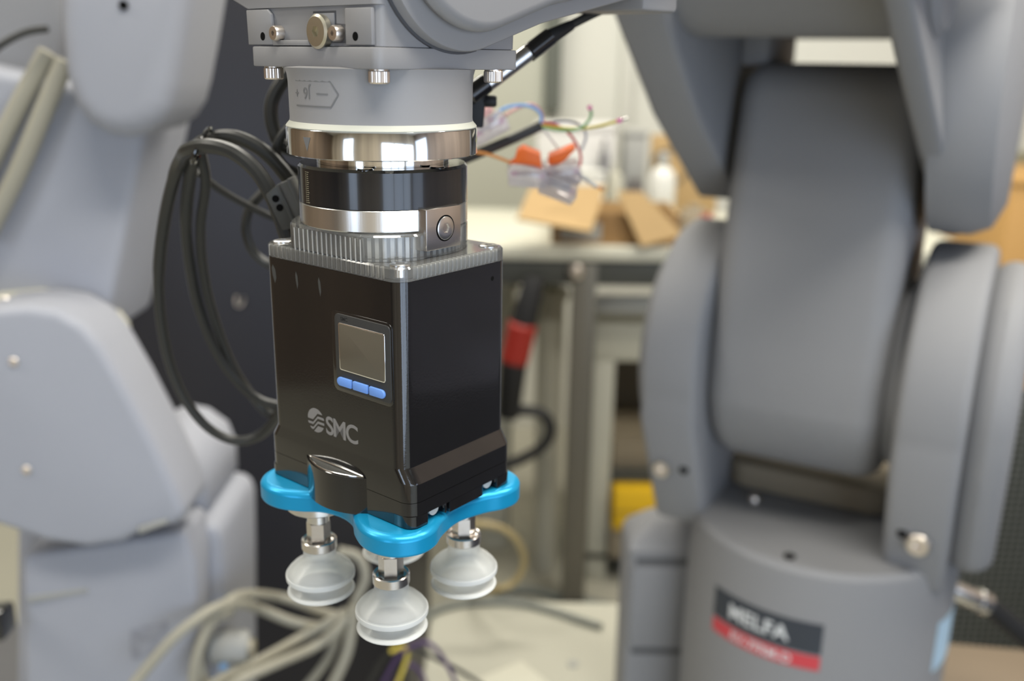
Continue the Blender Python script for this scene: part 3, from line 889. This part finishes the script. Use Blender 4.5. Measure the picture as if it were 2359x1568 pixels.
O('thumb_screw', lathe([(2.0, 0), (2.6, 1), (2.6, 5), (2, 6)], 20, M=Matrix.Translation((3, -2, 1.5)) @ Matrix.Rotation(PI / 2, 4, 'Y')), M['black_matt'], sck)

# black jacketed cable with loose coloured cores
jy = 560
jk = O('multicore_cable', tube([at(1040, 378, 530), at(1110, 350, 545), at(1180, 320, 555), at(1245, 290, jy)], 2.9, 14, 4), M['black_rubber'], None, I4,
       label='black multicore cable with loose coloured cores fanning out of its end', cat='cable')
for nm, mk, pts, r in (('red_core', 'w_red', [(1245, 284, 560), (1275, 286, 562), (1305, 302, 565), (1330, 335, 568), (1338, 370, 570), (1325, 400, 566)], .85),
                       ('yellow_core', 'w_yellow', [(1245, 288, 560), (1280, 293, 562), (1330, 296, 566), (1380, 290, 570), (1420, 280, 572)], .9),
                       ('green_core', 'w_green', [(1245, 292, 560), (1290, 300, 562), (1330, 298, 565), (1355, 280, 568), (1362, 262, 570), (1360, 252, 570)], .9),
                       ('blue_core', 'w_blue', [(1247, 284, 560), (1245, 262, 560), (1225, 246, 558), (1195, 242, 556), (1160, 250, 553), (1135, 272, 550)], 1.0),
                       ('pink_core', 'w_pink', [(1250, 282, 560), (1248, 260, 562), (1228, 240, 562), (1195, 248, 560), (1155, 272, 556), (1125, 300, 552)], .9),
                       ('grey_core', 'w_grey', [(1247, 290, 560), (1290, 280, 568), (1330, 285, 576), (1350, 310, 580), (1340, 345, 582)], .8),
                       ('white_core', 'white_plastic', [(1248, 292, 560), (1262, 312, 562), (1285, 340, 564)], .55)):
    cable(nm, pts, r, M[mk], None, parent=jk, n=8, sub=5)
for nm, a, b_ in (('yellow_ferrule', (1420, 280, 572), (1432, 276, 573)), ('green_ferrule', (1360, 253, 570), (1357, 243, 570)), ('blue_ferrule', (1135, 272, 550), (1122, 278, 550))):
    o = O(nm, tube([at(*a), at(*b_)], 1.25, 10, 1), M['crimp'], jk, I4)
O('ferrule_tip', tube([at(1432, 276, 573), at(1446, 272, 574)], .6, 8, 1), M['alu'], jk, I4)

def terminal(px, py, Y, ang, wdt, label, tilt=.15):
    """clear lever terminal: body, raised lever, metal bar"""
    T = Matrix.Translation(at(px, py, Y)) @ Matrix.Rotation(ang, 4, 'Y') @ Matrix.Rotation(tilt, 4, 'X')
    wdt *= 1.2
    e = empty('lever_terminal', T, label, 'connector', 'clear lever terminals on the loose wires')
    O('clear_body', prism([(-10, -8), (10, -8), (11.5, -3), (10, 3), (2, 4.5), (-9, 4.5), (-11.5, 0)], -wdt / 2, wdt / 2, .5, M=basis((1, 0, 0), (0, 0, 1), (0, -1, 0))), M['wago'], e)
    O('metal_bar', box(-6, 7, -wdt / 2 + 1, wdt / 2 - 1, -1.8, -.4, .2), M['alu'], e)
    O('wire_pin', tube([(-9, 0, -2.6), (-4, 0, -2.4)], 1.4, 8, 1), M['crimp'], e)
    O('wire_pin', tube([(5, 0, -2.6), (9.5, 0, -2.6)], 1.4, 8, 1), M['crimp'], e)
    return e
t1 = terminal(1216, 392, 545, .08, 13, 'clear lever terminal with a chunky orange lever standing up, left of two')
O('lever', prism([(-11, 3.5), (-8, 5), (-7, 11), (-4, 13.5), (6, 10.5), (8, 1), (3, 2.5), (-4, 4)], -5, 5, .6, M=basis((1, 0, 0), (0, 0, 1), (0, -1, 0))), M['orange'], t1, label='orange lever')
t2 = terminal(1292, 388, 556, -.12, 13, 'clear lever terminal with a wedge-shaped orange lever, right of two', .2)
O('lever', prism([(-7, 4.5), (-6, 9), (8, 13), (9.5, 12), (3, 6), (-4, 2)], -4.5, 4.5, .6, M=basis((1, 0, 0), (0, 0, 1), (0, -1, 0))), M['orange'], t2, label='orange lever')
t3 = terminal(1290, 420, 552, .35, 12, 'clear lever terminal hanging lowest under the orange levers', .3)
t4 = terminal(1122, 285, 550, -.5, 11, 'clear lever terminal with salmon lever beside the steel flange', .1)
O('lever', prism([(-6, 4), (-5, 8), (6, 9), (7, 5), (0, 3.5)], -4, 4, .5, M=basis((1, 0, 0), (0, 0, 1), (0, -1, 0))), M['w_pink'], t4, label='salmon lever')
cable('loose_wire', [(1075, 352, 540), (1110, 352, 540), (1145, 362, 540), (1180, 376, 542)], .9, M['w_orange'], 'thin orange wire running into the left lever terminal', cat='wire')
cable('loose_wire', [(1318, 392, 560), (1345, 412, 562), (1370, 428, 562), (1390, 436, 562)], .8, M['w_orange'], 'thin orange wire end trailing right of the terminals', cat='wire')
cable('loose_wire', [(1325, 392, 558), (1348, 412, 558), (1374, 432, 558)], .9, M['white_plastic'], 'thin white wire end trailing right of the terminals', cat='wire')

# ------------------------------------------------------------------ pale robot at the left
LY = 900.0
l0 = at(180, 1400, LY + 80)
LB = 540.0
LR = frame((l0.x, LY + 110, LB))
lrob = empty('industrial_robot', LR, 'pale white robot arm with big rounded covers at the left edge', 'robot arm')
def plate_px(name, px_pts, Y0, t, bev, parent, mt=M['white_robot'], label=None, sub=0, turn=0.0):
    P = [at(x, y, Y0) for x, y in px_pts]
    pts = [(p.x, p.z) for p in P]
    if sub:
        pts = [(p.x, p.y) for p in spline([(x, z, 0) for x, z in pts], sub, True)]
    cx = sum(p[0] for p in pts) / len(pts); cz = sum(p[1] for p in pts) / len(pts)
    pts = [(x - cx, z - cz) for x, z in pts]
    W = Matrix.Translation((cx, Y0, cz)) @ Matrix.Rotation(turn, 4, 'Z')
    return O(name, prism(pts, -t, 0, bev, 4, M=basis((1, 0, 0), (0, 0, 1), (0, -1, 0))), mt, parent, W, label=label, smooth=50)
plate_px('forearm_cover', [(128, -160), (452, -160), (437, -20), (420, 90), (402, 190), (388, 245), (366, 282), (330, 308), (285, 318), (240, 312), (196, 288), (160, 240), (138, 170), (128, 60)], 770, 110, 18, lrob, label='pale rounded forearm cover')
plate_px('upper_arm', [(-200, 120), (348, 240), (330, 330), (300, 480), (265, 650), (238, 785), (150, 800), (-200, 800)], 830, 120, 10, lrob, label='pale tapering upper arm')
plate_px('rear_housing', [(-150, -150), (150, -150), (140, 150), (60, 200), (-150, 330)], 880, 80, 8, lrob, mt=M['grey_rear'])
sc_ = plate_px('shoulder_cover', [(-160, 800), (-120, 745), (-40, 712), (60, 704), (130, 715), (190, 750), (235, 805), (290, 900), (350, 1015), (400, 1120), (430, 1190), (400, 1212), (330, 1225), (280, 1252), (200, 1264), (110, 1252), (0, 1215), (-160, 1170)],
               760, 70, 9, lrob, label='large pale shoulder cover, round at the top')
plate_px('shoulder_rim', [(-160, 790), (-120, 725), (-40, 690), (60, 682), (140, 694), (205, 732), (250, 792), (200, 860), (-160, 860)], 800, 60, 6, lrob, mt=M['offwhite'])
plate_px('base_block', [(30, 1150), (350, 1020), (400, 1030), (450, 1065), (472, 1115), (476, 1180), (455, 1205), (450, 1800), (30, 1800)], 850, 120, 14, lrob, label='pale robot base body')
plate_px('base_block', [(60, 1262), (430, 1200), (500, 1215), (512, 1250), (516, 1400), (520, 1800), (60, 1800)], 835, 130, 10, lrob)
plate_px('base_panel', [(45, 1280), (425, 1225), (450, 1300), (460, 1800), (60, 1800)], 790, 60, 8, lrob)
plate_px('base_notch', [(60, 1376), (200, 1356), (203, 1364), (66, 1390)], 788, 10, 1, lrob, mt=M['grey_plastic'])
plate_px('base_notch', [(315, 1218), (380, 1198), (384, 1206), (322, 1230)], 756, 10, 1, lrob, mt=M['grey_plastic'])
plate_px('type_print', [(300, 1450), (385, 1432), (388, 1500), (302, 1520)], 789, 4, .5, lrob, mt=mat('faded_print', (.27, .28, .32), .6, var=.5, vscale=90))
for px, py in ((32, 833), (62, 1082)):
    p = at(px, py, 760)
    O('cover_screw', lathe([(4, 0), (4, 1.2), (3.4, 1.8), (1.8, 1.8), (1.8, .8), (.01, .8)], 24), M['bolt'], sc_, Matrix.Translation(p) @ Matrix.Rotation(PI / 2, 4, 'X'))
p = at(285, 12, 769)
O('cover_hole', lathe([(.01, 1.2), (3.6, 1.2), (3.6, 0)], 20), M['hole'], lrob, Matrix.Translation(p) @ Matrix.Rotation(PI / 2, 4, 'X'))
for px, py in ((130, 694), (15, 690)):
    p = at(px, py, 798)
    O('rim_screw', lathe([(4, 0), (4, 3), (3, 4), (.01, 4)], 16), M['bolt'], lrob, Matrix.Translation(p) @ Matrix.Rotation(PI / 2, 4, 'X'))
cable('ribbed_hose', [(150, 140, 815), (95, 270, 812), (40, 400, 810), (-40, 560, 810)], 8, M['beige_cable'], 'beige hose running down the rear of the pale robot', cat='hose')
cable('ribbed_hose', [(110, 120, 818), (50, 230, 815), (-10, 350, 812), (-60, 460, 812)], 8, M['beige_cable'], 'cream hose beside the beige one at the left edge', cat='hose')
cable('thin_cable', [(-30, 130, 790), (10, 98, 790), (60, 74, 790), (110, 66, 800)], 3, M['black_rubber'], 'thin black cable at the upper left corner')
bxx = at(15, 1460, 770)
O('black_switch', box(-14, 4, -14, 14, -14, 14, 4), M['black_gloss'], None, Matrix.Translation(at(12, 1430, 772)), label='small black switch at the lower left edge', cat='switch')
# left robot stand
std = empty('robot_stand', frame((l0.x, LY + 110, 0)), 'dark steel stand under the pale robot', 'stand')
O('stand_top', box(-230, 120, -190, 150, 510, 540, 3), M['grey_dark'], std)
O('stand_column', box(-150, 60, -120, 100, 0, 510, 4), M['grey_dark'], std)

# beige cables at lower left
def cc(x, y, Y):
    return (300 + x / 2.97, 1040 + y / 2.97, Y)
beige = [
    ([(0, 1640, 735), (50, 1560, 742), (280, 1290, 758), (480, 1130, 776), (620, 1055, 795), (760, 1040, 822), (900, 1080, 860), (1100, 1160, 870), (1300, 1200, 880), (1420, 1190, 885), (1500, 1100, 890), (1560, 980, 900), (1610, 850, 905), (1560, 720, 910), (1430, 680, 915)], 5.2, 'beige cable making the long arch and curling up behind the front cup'),
    ([(430, 1640, 770), (440, 1480, 772), (480, 1330, 778), (560, 1150, 790), (690, 1010, 810), (830, 975, 845), (1000, 990, 895), (1150, 1030, 900), (1290, 1090, 905), (1450, 1130, 905)], 5.2, 'beige cable forming the topmost arch beside the pale robot base'),
    ([(480, 1650, 775), (620, 1560, 785), (900, 1420, 815), (1150, 1280, 858), (1350, 1170, 866), (1480, 1090, 874)], 5.0, 'beige cable running straight diagonally, upper of two'),
    ([(620, 1660, 765), (760, 1560, 775), (1000, 1450, 805), (1250, 1340, 848), (1400, 1230, 856), (1480, 1120, 866)], 5.0, 'beige cable running straight diagonally, lower of two'),
    ([(1350, 1660, 850), (1400, 1560, 855), (1480, 1380, 862), (1510, 1220, 870), (1520, 1060, 880)], 6.0, 'thick beige cable dropping steeply below the front suction cup'),
    ([(1150, 1660, 870), (1260, 1540, 872), (1360, 1400, 876), (1420, 1260, 880), (1500, 1150, 884)], 4.6, 'beige cable dropping steeply left of the thick one'),
    ([(560, 1660, 788), (510, 1560, 790), (480, 1450, 793), (490, 1300, 798), (570, 1170, 808), (700, 1090, 830)], 4.0, 'slim beige cable bending round beside the robot base plug'),
]
for pts, r, lab in beige:
    cable('beige_cable', [cc(*p) for p in pts], r, M['beige_cable'], lab, group='beige cables below the gripper')
pb = at(548, 1490, 815)
pl = empty('cable_plug', Matrix.Translation(pb), 'grey round cable plug at the foot of the pale robot', 'plug')
Mq = basis((0, 0, 1), (0, -1, 0), (1, 0, 0))
O('plug_shell', lathe([(14, -26), (17, -22), (17, 6), (13, 12), (10, 12)], 32, M=Mq), M['grey_plastic'], pl)
O('plug_ring', lathe([(8, 12), (8, 16), (4, 16), (4, 12)], 24, M=Mq), M['bolt_dull'], pl)
O('blue_tag', box(-14, -6, -18, -15, -14, -8, .5), M['w_blue'], pl)
for i, (pts, mk, lab) in enumerate((
        ([(870, 1600), (900, 1540), (930, 1500), (985, 1480), (1030, 1530), (1060, 1600)], 'w_violet', 'purple wire looping up under the front suction cup'),
        ([(905, 1600), (925, 1550), (938, 1510), (930, 1490), (900, 1500)], 'w_yellow', 'yellow wire among the purple ones under the front cup'),
        ([(840, 1590), (880, 1520), (930, 1485), (990, 1510), (1060, 1545), (1130, 1590)], 'black_rubber', 'black wire arching over the purple wire under the front cup'),
        ([(890, 1600), (915, 1560), (945, 1530), (975, 1560), (985, 1610)], 'w_violet', 'short purple wire loop at the bottom edge'))):
    cable('loose_wire', [(x, y, 900 + 8 * i) for x, y in pts], 2.4, M[mk], lab, cat='wire', group='coloured wires at the bottom edge')

# ------------------------------------------------------------------ robot table, hoses on it
TZ = 520
def poly_z(px, z):
    return [(lambda v: (v.x, v.y))(onz(x, y, z)) for x, y in px]
tp = poly_z([(992, 1420), (1030, 1400), (1150, 1382), (1440, 1388)], TZ)
tpts = [(tp[0][0] + 12, 700)] + tp + [(470, tp[3][1] - 10), (470, 700)]
TB = frame((300, 950, 0))
tbl = empty('robot_table', TB, 'pale table carrying the grey robot, seen at the bottom edge', 'table')
O('table_top', prism([(x - 300, y - 950) for x, y in tpts], TZ - 28, TZ, 3), M['table'], tbl, TB)
for lx, ly in ((-330, -190), (140, -190), (-330, 130), (140, 130)):
    O('leg', box(lx - 25, lx + 25, ly - 25, ly + 25, 0, TZ - 28, 2), M['leg_steel'], tbl, TB)
hb = onz(1320, 1530, TZ)
O('table_bolt', lathe([(7, TZ), (7, TZ + 2), (5, TZ + 3), (.01, TZ + 3)], 24, M=Matrix.Translation((hb.x - 300, hb.y - 950, 0))), M['grey_plastic'], tbl, TB)
ap = onz(1200, 1522, TZ + 40)
lid = empty('small_box', Matrix.Translation((ap.x, ap.y, TZ)) @ Matrix.Rotation(-PI / 4 - .15, 4, 'Z'), 'pale box whose corner shows at the bottom edge of the picture', 'box')
O('box_body', box(0, 110, -110, 0, 0, 34, 3), M['table_light'], lid, WM[lid.name] @ Matrix.Rotation(0, 4, 'Z'))
O('box_lid', box(-2, 112, -112, 2, 34, 40, 2), M['table_light'], lid)
def on_table(pts, r, mk, lab, dz=0, cat='hose', z=TZ):
    P = [onz(900 + x / 3.213, 1080 + y / 3.213, z + r + dz) for x, y in pts]
    return O('grey_hose' if mk == 'grey_tube' else 'yellow_hose', tube(P, r, 10, 6), M[mk], None, I4, label=lab, cat=cat)
on_table([(230, 1130), (310, 1060), (450, 1010), (650, 985), (950, 990), (1200, 1050), (1400, 1115), (1560, 1165)], 5.2, 'grey_tube', 'dark grey hose lying in a wide arc on the pale table')
P = [onz(900 + x / 3.213, 1080 + y / 3.213, 14) for x, y in [(780, 915), (950, 890), (1100, 905), (1250, 945), (1450, 980), (1720, 1040)]]
O('grey_hose', tube(P, 12, 10, 6), M['grey_tube'], None, I4, label='dark grey hose passing in front of the steel bench foot', cat='hose')
P = [at(900 + x / 3.213, 1080 + y / 3.213, 1180) for x, y in [(180, 560), (300, 470), (450, 420), (640, 405), (800, 430), (920, 510), (985, 640), (975, 750), (900, 850), (780, 890)]]
P += [onz(1075, 1368, TZ + 4.8)]
O('amber_hose', tube(P, 4.6, 10, 6), M['amber_tube'], None, I4, label='amber hose looping behind the right suction cup', cat='hose')

# ------------------------------------------------------------------ bench at the back with its clutter
lg0 = onz(1318, 1388, 0)
BY = lg0.y
BZ = at(1320, 590, BY).z
BN = frame((lg0.x, BY, 0))
bench = empty('workbench', BN, 'cream-topped workbench with dark rail and steel legs', 'bench')
O('bench_top', box(-700, 880, -30, 520, BZ - 4, BZ + 26, 3), M['bench_top'], bench)
O('front_rail', box(-690, 870, -20, 20, BZ - 62, BZ - 4, 2), M['bench_frame'], bench)
for lx in (-560, 0, 820):
    l_ = O('leg', box(lx - 27, lx + 27, -30, 24, 22, BZ - 10, 2), M['leg_steel'], bench)
    O('leg_foot', lathe([(34, 0), (38, 4), (38, 14), (20, 22)], 20, M=Matrix.Translation((lx, -3, 0))), M['black_matt'], l_, BN)
p = at(1326, 625, BY - 32)
O('rail_knob', lathe([(10, 0), (17, 6), (17, 16), (10, 22), (.01, 22)], 24), M['bolt'], bench, Matrix.Translation((p.x, BY - 22, p.z)) @ Matrix.Rotation(PI / 2, 4, 'X'))

# open cardboard box
bx0, bx1 = at(1272, 590, BY), at(1562, 590, BY)
bw = bx1.x - bx0.x
zt = at(1400, 492, BY).z
CB = frame(((bx0.x + bx1.x) / 2, BY + 100, BZ + 26.5), -.03)
cb = empty('cardboard_box', CB, 'open cardboard box with flaps folded out on the bench', 'box')
hh = zt - BZ - 26
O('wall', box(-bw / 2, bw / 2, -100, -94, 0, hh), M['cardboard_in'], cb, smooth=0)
O('wall', box(-bw / 2, bw / 2, 94, 100, 0, hh), M['cardboard'], cb, smooth=0)
O('wall', box(-bw / 2, -bw / 2 + 6, -94, 94, 0, hh), M['cardboard'], cb, smooth=0)
O('wall', box(bw / 2 - 6, bw / 2, -94, 94, 0, hh), M['cardboard'], cb, smooth=0)
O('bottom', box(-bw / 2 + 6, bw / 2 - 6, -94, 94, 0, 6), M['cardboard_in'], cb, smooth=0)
def flap_px(pts, Y0s, mt):
    P = [at(x, y, Y) for (x, y), Y in zip(pts, Y0s)]
    nrm = (P[1] - P[0]).cross(P[-1] - P[0]).normalized() * 3
    b = bmesh.new()
    lo = [b.verts.new(p - nrm) for p in P]
    hi = [b.verts.new(p + nrm) for p in P]
    n = len(P)
    b.faces.new(lo[::-1]); b.faces.new(hi)
    for i in range(n):
        b.faces.new((lo[i], lo[(i + 1) % n], hi[(i + 1) % n], hi[i]))
    return O('flap', b, mt, cb, I4, smooth=0)
flap_px([(1190, 505), (1222, 432), (1395, 428), (1362, 535)], [BY - 75, BY - 4, BY - 4, BY - 75], M['cardboard'])
flap_px([(1420, 440), (1480, 442), (1572, 540), (1478, 568)], [BY - 5, BY - 5, BY - 45, BY - 48], M['cardboard'])
O('packing_slip', box(-bw / 2 + 18, -bw / 2 + 110, -101.2, -100, hh - 60, hh - 22), M['grey_plastic'], cb, smooth=0, label='grey printed slip')

def pbox(name, px0, px1, py_top, Y, depth, mt, label, cat, bev=4, zb=None, lidmt=None, rot=0.0):
    a, b_ = at(px0, py_top, Y), at(px1, py_top, Y)
    z0 = BZ + 26 if zb is None else zb
    e = empty(name, frame(((a.x + b_.x) / 2, Y, z0), rot), label, cat)
    w = (b_.x - a.x) / 2
    h = a.z - z0
    O('box_body', box(-w, w, 0, depth, 0, h * .93, bev), mt, e)
    O('box_top', box(-w - 2, w + 2, -2, depth + 2, h * .93, h, min(bev, 3)), lidmt or mt, e)
    return e
pbox('white_carton', 1238, 1420, 285, BY + 385, 120, mat('white_carton', (.60, .59, .57), .7), 'white carton behind the orange lever terminals', 'box')
pbox('grey_case', 1440, 1492, 300, BY + 400, 90, M['grey_plastic'], 'small grey case standing on the bench beside a brown sheet', 'case')
pbox('white_tray', 1320, 1395, 395, BY + 300, 70, M['white_plastic'], 'low white tray among the bench clutter', 'tray')
ws0, ws1 = at(1502, 310, BY + 490), at(1650, 480, BY + 490)
ws = empty('wood_sheet', frame(((ws0.x + ws1.x) / 2, BY + 495, BZ + 26)), 'brown sheet with a routed dark ring leaning at the back of the bench', 'board')
ww = (ws1.x - ws0.x) / 2
O('sheet', box(-ww, ww, 0, 12, 0, ws0.z - BZ - 26, 2), M['cardboard'], ws)
zc_ = at(1545, 385, BY + 495).z - BZ - 26
O('routed_ring', lathe([(52, 0), (52, 2), (44, 2), (44, 0)], 40, cap=False, M=Matrix.Translation((-ww + 52, 0, zc_)) @ Matrix.Rotation(PI / 2, 4, 'X')), M['brown'], ws)
# bottle and odds and ends
bo = at(1524, 450, BY + 345)
BO = Matrix.Translation((bo.x, bo.y, BZ + 26))
bot = empty('spray_bottle', BO, 'white plastic bottle standing behind the cardboard box flap', 'bottle')
O('bottle_body', lathe([(30, 0), (34, 6), (34, 110), (26, 130), (13, 140), (13, 150)], 32), M['white_plastic'], bot)
O('bottle_cap', lathe([(15, 148), (15, 168), (10, 174), (.01, 174)], 24), M['grey_plastic'], bot)
def lump(name, px, py, Y, r, hgt, mt, label, cat):
    p = at(px, py, Y)
    e = O(name, lathe([(r * .8, 0), (r, hgt * .15), (r, hgt * .7), (r * .75, hgt), (r * .4, hgt * 1.02), (r * .35, hgt * 1.2), (.01, hgt * 1.2)], 24), mt, None, Matrix.Translation((p.x, p.y, BZ + 26)), label=label, cat=cat)
    return e
lump('paint_tin', 1462, 430, BY + 345, 26, 90, mat('dark_tin', (.09, .08, .08), .4), 'dark tin standing between the cardboard flaps', 'tin')
lump('glue_jar', 1418, 400, BY + 335, 22, 120, M['offwhite'], 'cream jar behind the cardboard box', 'jar')
lump('glue_jar', 1392, 370, BY + 358, 14, 170, mat('dark_jar', (.16, .16, .17), .4), 'dark jar in front of the white carton', 'jar')
lump('paint_tin', 1600, 470, BY + 150, 40, 60, M['tan'], 'tan tub close to the grey robot on the bench', 'tub')
lump('red_cap', 1632, 465, BY + 90, 24, 50, M['red'], 'red capped pot beside the grey robot', 'pot')
# below the bench: white bins, tool with red band, hose, white unit
wb0, wb1 = at(1130, 640, BY + 240), at(1215, 640, BY + 240)
def bin_(px0, px1, pt, Y, mt, label):
    a, b_ = at(px0, pt, Y), at(px1, pt, Y)
    w = (b_.x - a.x) / 2
    e = empty('storage_bin', frame(((a.x + b_.x) / 2, Y + w, 0)), label, 'bin')
    O('bin_body', loft([(rrect(-w * .85, w * .85, -w * .85, w * .85, 30), 0), (rrect(-w, w, -w, w, 34), a.z - 30)]), mt, e)
    O('bin_rim', loft([(rrect(-w - 8, w + 8, -w - 8, w + 8, 36), a.z - 30), (rrect(-w - 8, w + 8, -w - 8, w + 8, 36), a.z - 8), (rrect(-w + 10, w - 10, -w + 10, w - 10, 30), a.z)]), mt, e)
    return e
bin_(1090, 1190, 645, BY + 260, M['offwhite'], 'off-white bin under the bench behind the red banded tool')
bin_(1238, 1305, 665, BY + 130, M['offwhite'], 'narrow off-white bin under the bench beside the steel leg')
tv = empty('hose_tool', Matrix.Translation(at(1185, 1050, BY - 60)), 'black tool with a red band leaning under the bench', 'tool')
def tseg(name, p0, p1, r0, r1, mt):
    a, b_ = at(*p0), at(*p1)
    d = b_ - a
    O(name, lathe([(r0 * .85, 0), (r0, 6), (r1, d.length - 6), (r1 * .85, d.length)], 24), mt, tv, Matrix.Translation(a) @ d.to_track_quat('Z', 'Y').to_matrix().to_4x4())
TYY = BY - 60
tseg('handle', (1232, 640, TYY), (1205, 745, TYY), 24, 30, M['black_matt'])
tseg('red_band', (1205, 742, TYY), (1183, 835, TYY), 33, 33, M['red'])
tseg('motor', (1184, 830, TYY), (1170, 960, TYY), 31, 26, M['black_matt'])
hp_ = [at(x, y, TYY) for x, y in [(1165, 950), (1200, 945), (1248, 952), (1268, 985), (1255, 1022), (1215, 1050), (1165, 1070), (1090, 1080)]]
O('hose', tube(hp_, 13, 10, 6), M['black_matt'], tv, I4)
# white frame unit with shelf boxes, right of the steel leg
UY = BY + 110
ua0, ua1 = at(1372, 745, UY), at(1640, 745, UY)
UX0 = ua0.x
U = frame((UX0, UY, 0))
unit = empty('shelf_unit', U, 'off-white shelf unit under the bench right of the steel leg', 'shelf')
uz = at(1400, 745, UY).z
O('top_panel', box(0, 420, 0, 300, uz - 95, uz, 4), M['offwhite'], unit)
O('post', box(0, 52, 0, 46, 0, uz - 95, 3), M['offwhite'], unit)
O('post', box(368, 420, 0, 46, 0, uz - 95, 3), M['offwhite'], unit)
O('back_panel', box(0, 420, 290, 300, 0, uz - 95, 1), M['brown'], unit)
zsh = at(1450, 1090, UY).z
O('shelf', box(52, 368, 0, 290, zsh - 26, zsh, 2), M['bench_frame'], unit)
O('shelf', box(0, 420, 0, 300, 60, 80, 2), M['bench_frame'], unit)
zq = at(1450, 690, UY - 20).z
O('drawer_bar', box(0, 420, -24, 0, at(1450, 722, UY - 20).z, at(1450, 682, UY - 20).z, 4), M['white_plastic'], unit)
tb_ = at(1450, 1000, UY + 60)
e = empty('shelf_box', frame((UX0 + 210, UY + 30, zsh)), 'tan cardboard box on the shelf under the bench', 'box')
O('box_body', box(-150, 150, 0, 200, 0, tb_.z - zsh - 8, 2), M['tan'], e)
O('box_top', box(-152, 152, -2, 202, tb_.z - zsh - 8, tb_.z - zsh, 1), M['tan'], e)
yb = at(1450, 1112, UY)
yz0 = at(1450, 1205, UY).z
e = empty('yellow_case', frame((UX0 + 200, UY - 40, yz0)), 'bright yellow case below the dark shelf edge', 'case')
O('case_body', box(-140, 150, 0, 180, 0, yb.z - yz0, 5), M['yellow'], e)
O('case_band', box(-141, 151, -1, 60, (yb.z - yz0) * .42, (yb.z - yz0) * .5, 1), mat('ochre_band', (.45, .28, .02), .6), e)
e = empty('shelf_crate', frame((UX0 + 200, UY - 30, 80)), 'beige crate at the bottom of the shelf unit', 'crate')
O('crate_body', box(-145, 160, 0, 220, 0, yz0 - 82, 4), M['tan'], e)
O('crate_rim', box(-150, 165, -4, 224, yz0 - 84, yz0 - 80, 1), M['tan'], e)

# ------------------------------------------------------------------ right edge: wooden cupboard, wire mesh, cable, board
w0 = at(2338, 410, 2600)
e = empty('wood_cupboard', frame((w0.x + 300, 2600, 0)), 'orange wooden cupboard at the right edge', 'cupboard')
O('cupboard_body', box(-300, 300, 0, 400, 0, w0.z - 20, 3), M['wood'], e)
O('cupboard_top', box(-306, 306, -6, 406, w0.z - 20, w0.z, 3), M['wood'], e)
mY = 1350
m0, m1 = at(2195, 1000, mY), at(2480, 1520, mY)
e = empty('wire_mesh_basket', frame((m0.x, mY, 0)), 'dark wire mesh panel behind the grey robot at the right edge', 'mesh')
mw, mz0, mz1 = m1.x - m0.x, m1.z - 300, m0.z + 60
O('mesh_backing', box(0, mw + 200, 30, 40, mz0, mz1), M['bench_frame'], e)
mb = None
mstep = 11
for k in range(int((mz1 - mz0) / mstep)):
    mb = box(0, mw + 200, -1.5, 1.5, mz0 + k * mstep, mz0 + k * mstep + 3, bm=mb)
for k in range(int((mw + 200) / mstep)):
    mb = box(k * mstep, k * mstep + 3, -3, 0, mz0, mz1, bm=mb)
O('mesh_wires', mb, mat('mesh_wire', (.30, .31, .28), .3, .7), e, kind='stuff', smooth=0)
O('mesh_frame', box(-12, 0, -8, 42, 0, mz1 + 8, 2), M['grey_plastic'], e)
pc = [at(2165, 1345, 940), at(2210, 1365, 945), at(2262, 1385, 948), at(2300, 1412, 950), at(2350, 1455, 950), at(2420, 1520, 950)]
pcb = O('power_cable', tube([pc[2], pc[3], pc[4], pc[5]], 11, 14, 6), M['black_matt'], None, I4, label='thick black cable with silver plug leaving the right of the grey robot base', cat='cable')
d = pc[2] - pc[0]
O('cable_plug', lathe([(9, 0), (11, 4), (11, d.length - 6), (13, d.length - 5), (13, d.length + 6), (10, d.length + 8)], 28), M['alu'], pcb, Matrix.Translation(pc[0]) @ d.to_track_quat('Z', 'Y').to_matrix().to_4x4())
q0 = [onz(2172, 1478, 560), onz(2420, 1500, 560), onz(2500, 1640, 560), onz(2150, 1640, 560)]
e = empty('side_bench', frame((q0[0].x + 120, q0[0].y - 60, 0)), 'tan side bench at the lower right corner', 'bench')
O('bench_board', prism([(p.x - q0[0].x - 120, p.y - q0[0].y + 60) for p in q0], 535, 560, 3), mat('tan_bench', (.17, .13, .09), .6), e)
O('leg', box(60, 100, -60, -20, 0, 535, 2), M['leg_steel'], e)
O('leg', box(200, 240, -60, -20, 0, 535, 2), M['leg_steel'], e)
